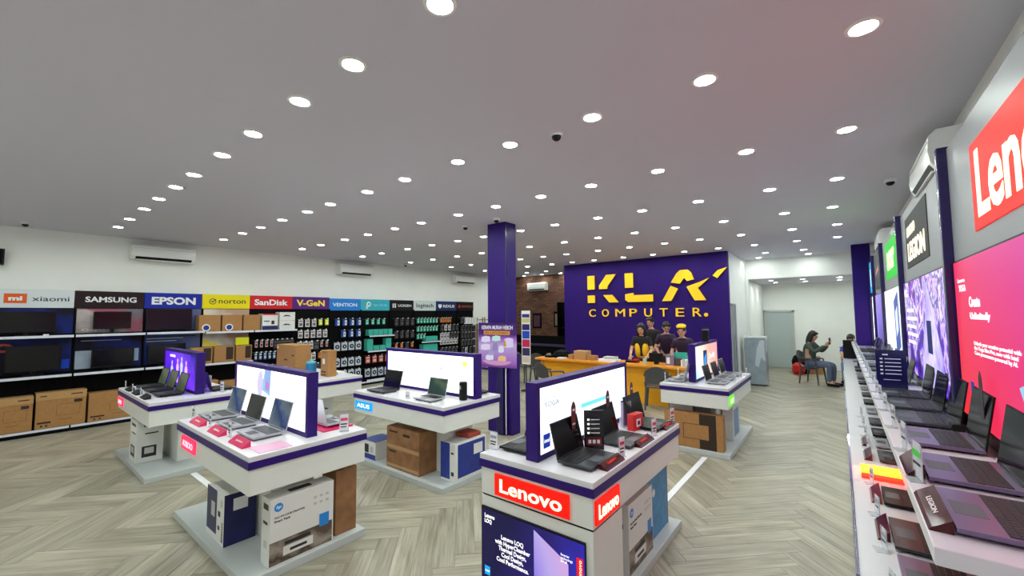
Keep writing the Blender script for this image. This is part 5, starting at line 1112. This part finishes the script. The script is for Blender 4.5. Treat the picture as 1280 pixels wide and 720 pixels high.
def standing(label, x, y, rz, ht, shirt, trous, lean=.0, tilt=.25, arms=None, long=False, capm=None, seatz=None):
    e = empty('person', label, 'person', (x, y, 0), math.radians(rz)); s = ht/1.7
    hipz = .92*s; hy = 0; chy = -lean*.5; ny = -lean*.85
    P = dict(pel=(0, hy, hipz, .13*s), sp=(0, -lean*.2, hipz+.18*s, .115*s), ch=(0, chy, hipz+.40*s, .135*s), nk=(0, ny, hipz+.54*s, .055*s))
    sh = [(-.17*s, chy-.01, hipz+.46*s), (.17*s, chy-.01, hipz+.46*s)]
    arms = arms or [((-.25, -.1, 1.12), (-.2, -.33, 1.0)), ((.25, -.1, 1.12), (.2, -.33, 1.0))]
    V = [P['pel'], P['sp'], P['ch'], P['nk'], (0, ny-.02, hipz+.62*s, .05*s)]; E_ = [(0, 1), (1, 2), (2, 3), (3, 4)]
    SV = [P['pel'][:3]+(.14*s,), P['sp'][:3]+(.13*s,), P['ch'][:3]+(.165*s,), (P['nk'][0], P['nk'][1], P['nk'][2]-.03, .12*s), (P['nk'][0], P['nk'][1], P['nk'][2]+.01, .075*s)]; SE = [(0, 1), (1, 2), (2, 3), (3, 4)]
    hands = []
    for k_ in (0, 1):
        el, wr = arms[k_]; el = (el[0]*s, el[1], el[2]*s); wr = (wr[0]*s, wr[1], wr[2]*s); n = len(V)
        V += [(*sh[k_], .055*s), (*el, .042*s), (*wr, .028*s)]; E_ += [(2, n), (n, n+1), (n+1, n+2)]
        n = len(SV); mid = tuple(sh[k_][j]*.25+el[j]*.75 for j in range(3)); SV += [(*sh[k_], .082*s), (*mid, .056*s)]; SE += [(2, n), (n, n+1)]
        hands.append((wr, Vector(wr)-Vector(el)))
    TV = [P['pel'][:3]+(.135*s,)]; TE = []
    for sx in (-1, 1):
        n = len(V)
        leg = [(sx*.09*s, 0, hipz-.06, .085*s), (sx*.1*s, -.01, .48*s, .058*s), (sx*.1*s, .02, .09, .036*s), (sx*.1*s, -.12, .035, .034)]
        V += leg; E_ += [(0, n), (n, n+1), (n+1, n+2), (n+2, n+3)]
        n = len(TV); TV += [(a[0], a[1], a[2], a[3]+.012) for a in leg[:3]]; TE += [(0, n), (n, n+1), (n+1, n+2)]
        MB().box(sx*.1*s-.045, sx*.1*s+.045, -.17, .07, 0, .07, BLACK).build('shoe', e, bevel=.015)
    skin('body', V, E_, SKIN, e); skin('shirt', SV, SE, shirt, e); skin('trousers', TV, TE, trous, e)
    for wr, d in hands: hand(e, wr, d, (0, 0, 1))
    head(e, (0, ny-.04, hipz+.70*s), tilt, long, capm=capm); return e, s, hipz
BLK = mat('black_cotton', (20, 20, 24), .8); PUR = mat('dark_purple_uniform', (40, 16, 50), .7); YJ = mat('yellow_jacket_panel', (238, 190, 30), .7); JEAN = mat('dark_trousers', (30, 32, 44), .8)
e, s, hz = standing('woman with long dark hair in black and yellow jacket behind the counter', -3.44, 9.0, 6, 1.52, BLK, JEAN, .08, .3, long=True)
f = MB()
for sx in (-1, 1): ell(f, (sx*.078, -.07, hz+.2), (.075, .1, .21), YJ, 14, 8)
f.build('jacket_panel', e, smooth=True)
standing('tall man with short black hair in black shirt behind the counter', -3.5, 9.8, -8, 1.66, BLK, JEAN, .06, .25)
standing('man in dark shirt with head bowed toward the counter', -3.1, 9.5, 25, 1.56, PUR, JEAN, .16, .55)
standing('person in dark purple uniform with yellow cap bending over the counter', -2.58, 9.05, 5, 1.5, PUR, JEAN, .18, .3, capm=YJ)
# seated person with phone, facing +X
e = empty('person', 'seated person in grey green top holding up a phone near far wall', 'person', (-.6, 12.95, 0), math.radians(70))
GT = mat('grey_green_top', (78, 88, 80), .8)
V = [(0, .05, .53, .13), (0, .06, .72, .115), (0, .02, .93, .13), (0, -.02, 1.05, .05), (0, -.03, 1.1, .048)]; E_ = [(0, 1), (1, 2), (2, 3), (3, 4)]
SV = [(0, .05, .55, .155), (0, .06, .72, .145), (0, .02, .93, .16), (0, -.02, 1.04, .085)]; SE = [(0, 1), (1, 2), (2, 3)]; TV = [(0, .05, .53, .14)]; TE = []
for sx in (-1, 1):
    n = len(V); arm = [(sx*.16, .01, .98, .055), (sx*.2, -.15, .8, .04), (sx*.07, -.33, .97, .028)]; V += arm; E_ += [(2, n), (n, n+1), (n+1, n+2)]
    n = len(SV); SV += [(a[0], a[1], a[2], a[3]+.014) for a in arm]; SE += [(2, n), (n, n+1), (n+1, n+2)]
    n = len(V); leg = [(sx*.09, -.02, .5, .085), (sx*.12, -.42, .5, .06), (sx*.12, -.4, .09, .036), (sx*.12, -.53, .035, .034)]; V += leg; E_ += [(0, n), (n, n+1), (n+1, n+2), (n+2, n+3)]
    n = len(TV); TV += [(a[0], a[1], a[2], a[3]+.012) for a in leg[:3]]; TE += [(0, n), (n, n+1), (n+1, n+2)]
    MB().box(sx*.12-.045, sx*.12+.045, -.6, -.36, 0, .07, BLACK).build('shoe', e, bevel=.015)
skin('body', V, E_, SKIN, e); skin('shirt', SV, SE, GT, e); skin('trousers', TV, TE, mat('slate_blue_trousers', (92, 104, 130), .8), e)
for sx in (-1, 1): hand(e, (sx*.07, -.33, .97), (-sx*.3, -.6, 1), (0, 1, .3))
head(e, (0, -.05, 1.19), .35, True)
tag(MB().box(-.04, .04, -.004, .004, -.08, .08, BLACK).xform(Matrix.Translation((-.22, 12.84, 1.08)) @ Matrix.Rotation(math.radians(70), 4, 'Z')).build('phone'), 'black phone held up by the seated person', 'phone')
# second person crouched behind the table end, blue clothes
e = empty('person', 'partly hidden person in blue clothes sitting at the far table end', 'person', (.24, 13.9, 0), math.radians(-10))
V = [(0, .05, .5, .13), (0, 0, .7, .115), (0, -.1, .88, .13), (0, -.18, .98, .05), (0, -.2, 1.02, .048)]; E_ = [(0, 1), (1, 2), (2, 3), (3, 4)]; SV = [(0, .05, .5, .155), (0, 0, .7, .145), (0, -.1, .88, .16), (0, -.17, .97, .085)]; SE = [(0, 1), (1, 2), (2, 3)]; TV = [(0, .05, .5, .14)]; TE = []
for sx in (-1, 1):
    n = len(V); arm = [(sx*.16, -.1, .92, .055), (sx*.2, -.28, .74, .04), (sx*.14, -.48, .68, .028)]; V += arm; E_ += [(2, n), (n, n+1), (n+1, n+2)]
    n = len(SV); SV += [(a[0], a[1], a[2], a[3]+.014) for a in arm[:2]]; SE += [(2, n), (n, n+1)]
    n = len(V); leg = [(sx*.09, -.02, .48, .085), (sx*.14, -.42, .5, .06), (sx*.14, -.42, .09, .036), (sx*.14, -.54, .035, .034)]; V += leg; E_ += [(0, n), (n, n+1), (n+1, n+2), (n+2, n+3)]
    n = len(TV); TV += [(a[0], a[1], a[2], a[3]+.012) for a in leg[:3]]; TE += [(0, n), (n, n+1), (n+1, n+2)]
    MB().box(sx*.14-.045, sx*.14+.045, -.6, -.36, 0, .07, BLACK).build('shoe', e, bevel=.015)
skin('body', V, E_, SKIN, e); skin('shirt', SV, SE, mat('royal_blue_shirt', (48, 60, 160), .7), e); skin('trousers', TV, TE, mat('light_blue_jeans', (120, 150, 200), .8), e)
for sx in (-1, 1): hand(e, (sx*.14, -.48, .68), (0, -1, -.2), (0, 0, 1))
head(e, (0, -.24, 1.1), .6, False)
chair('grey plastic chair under the partly hidden person', .24, 13.9, -10)
for o in bpy.data.objects:
    if '_dims' in o: del o['_dims']
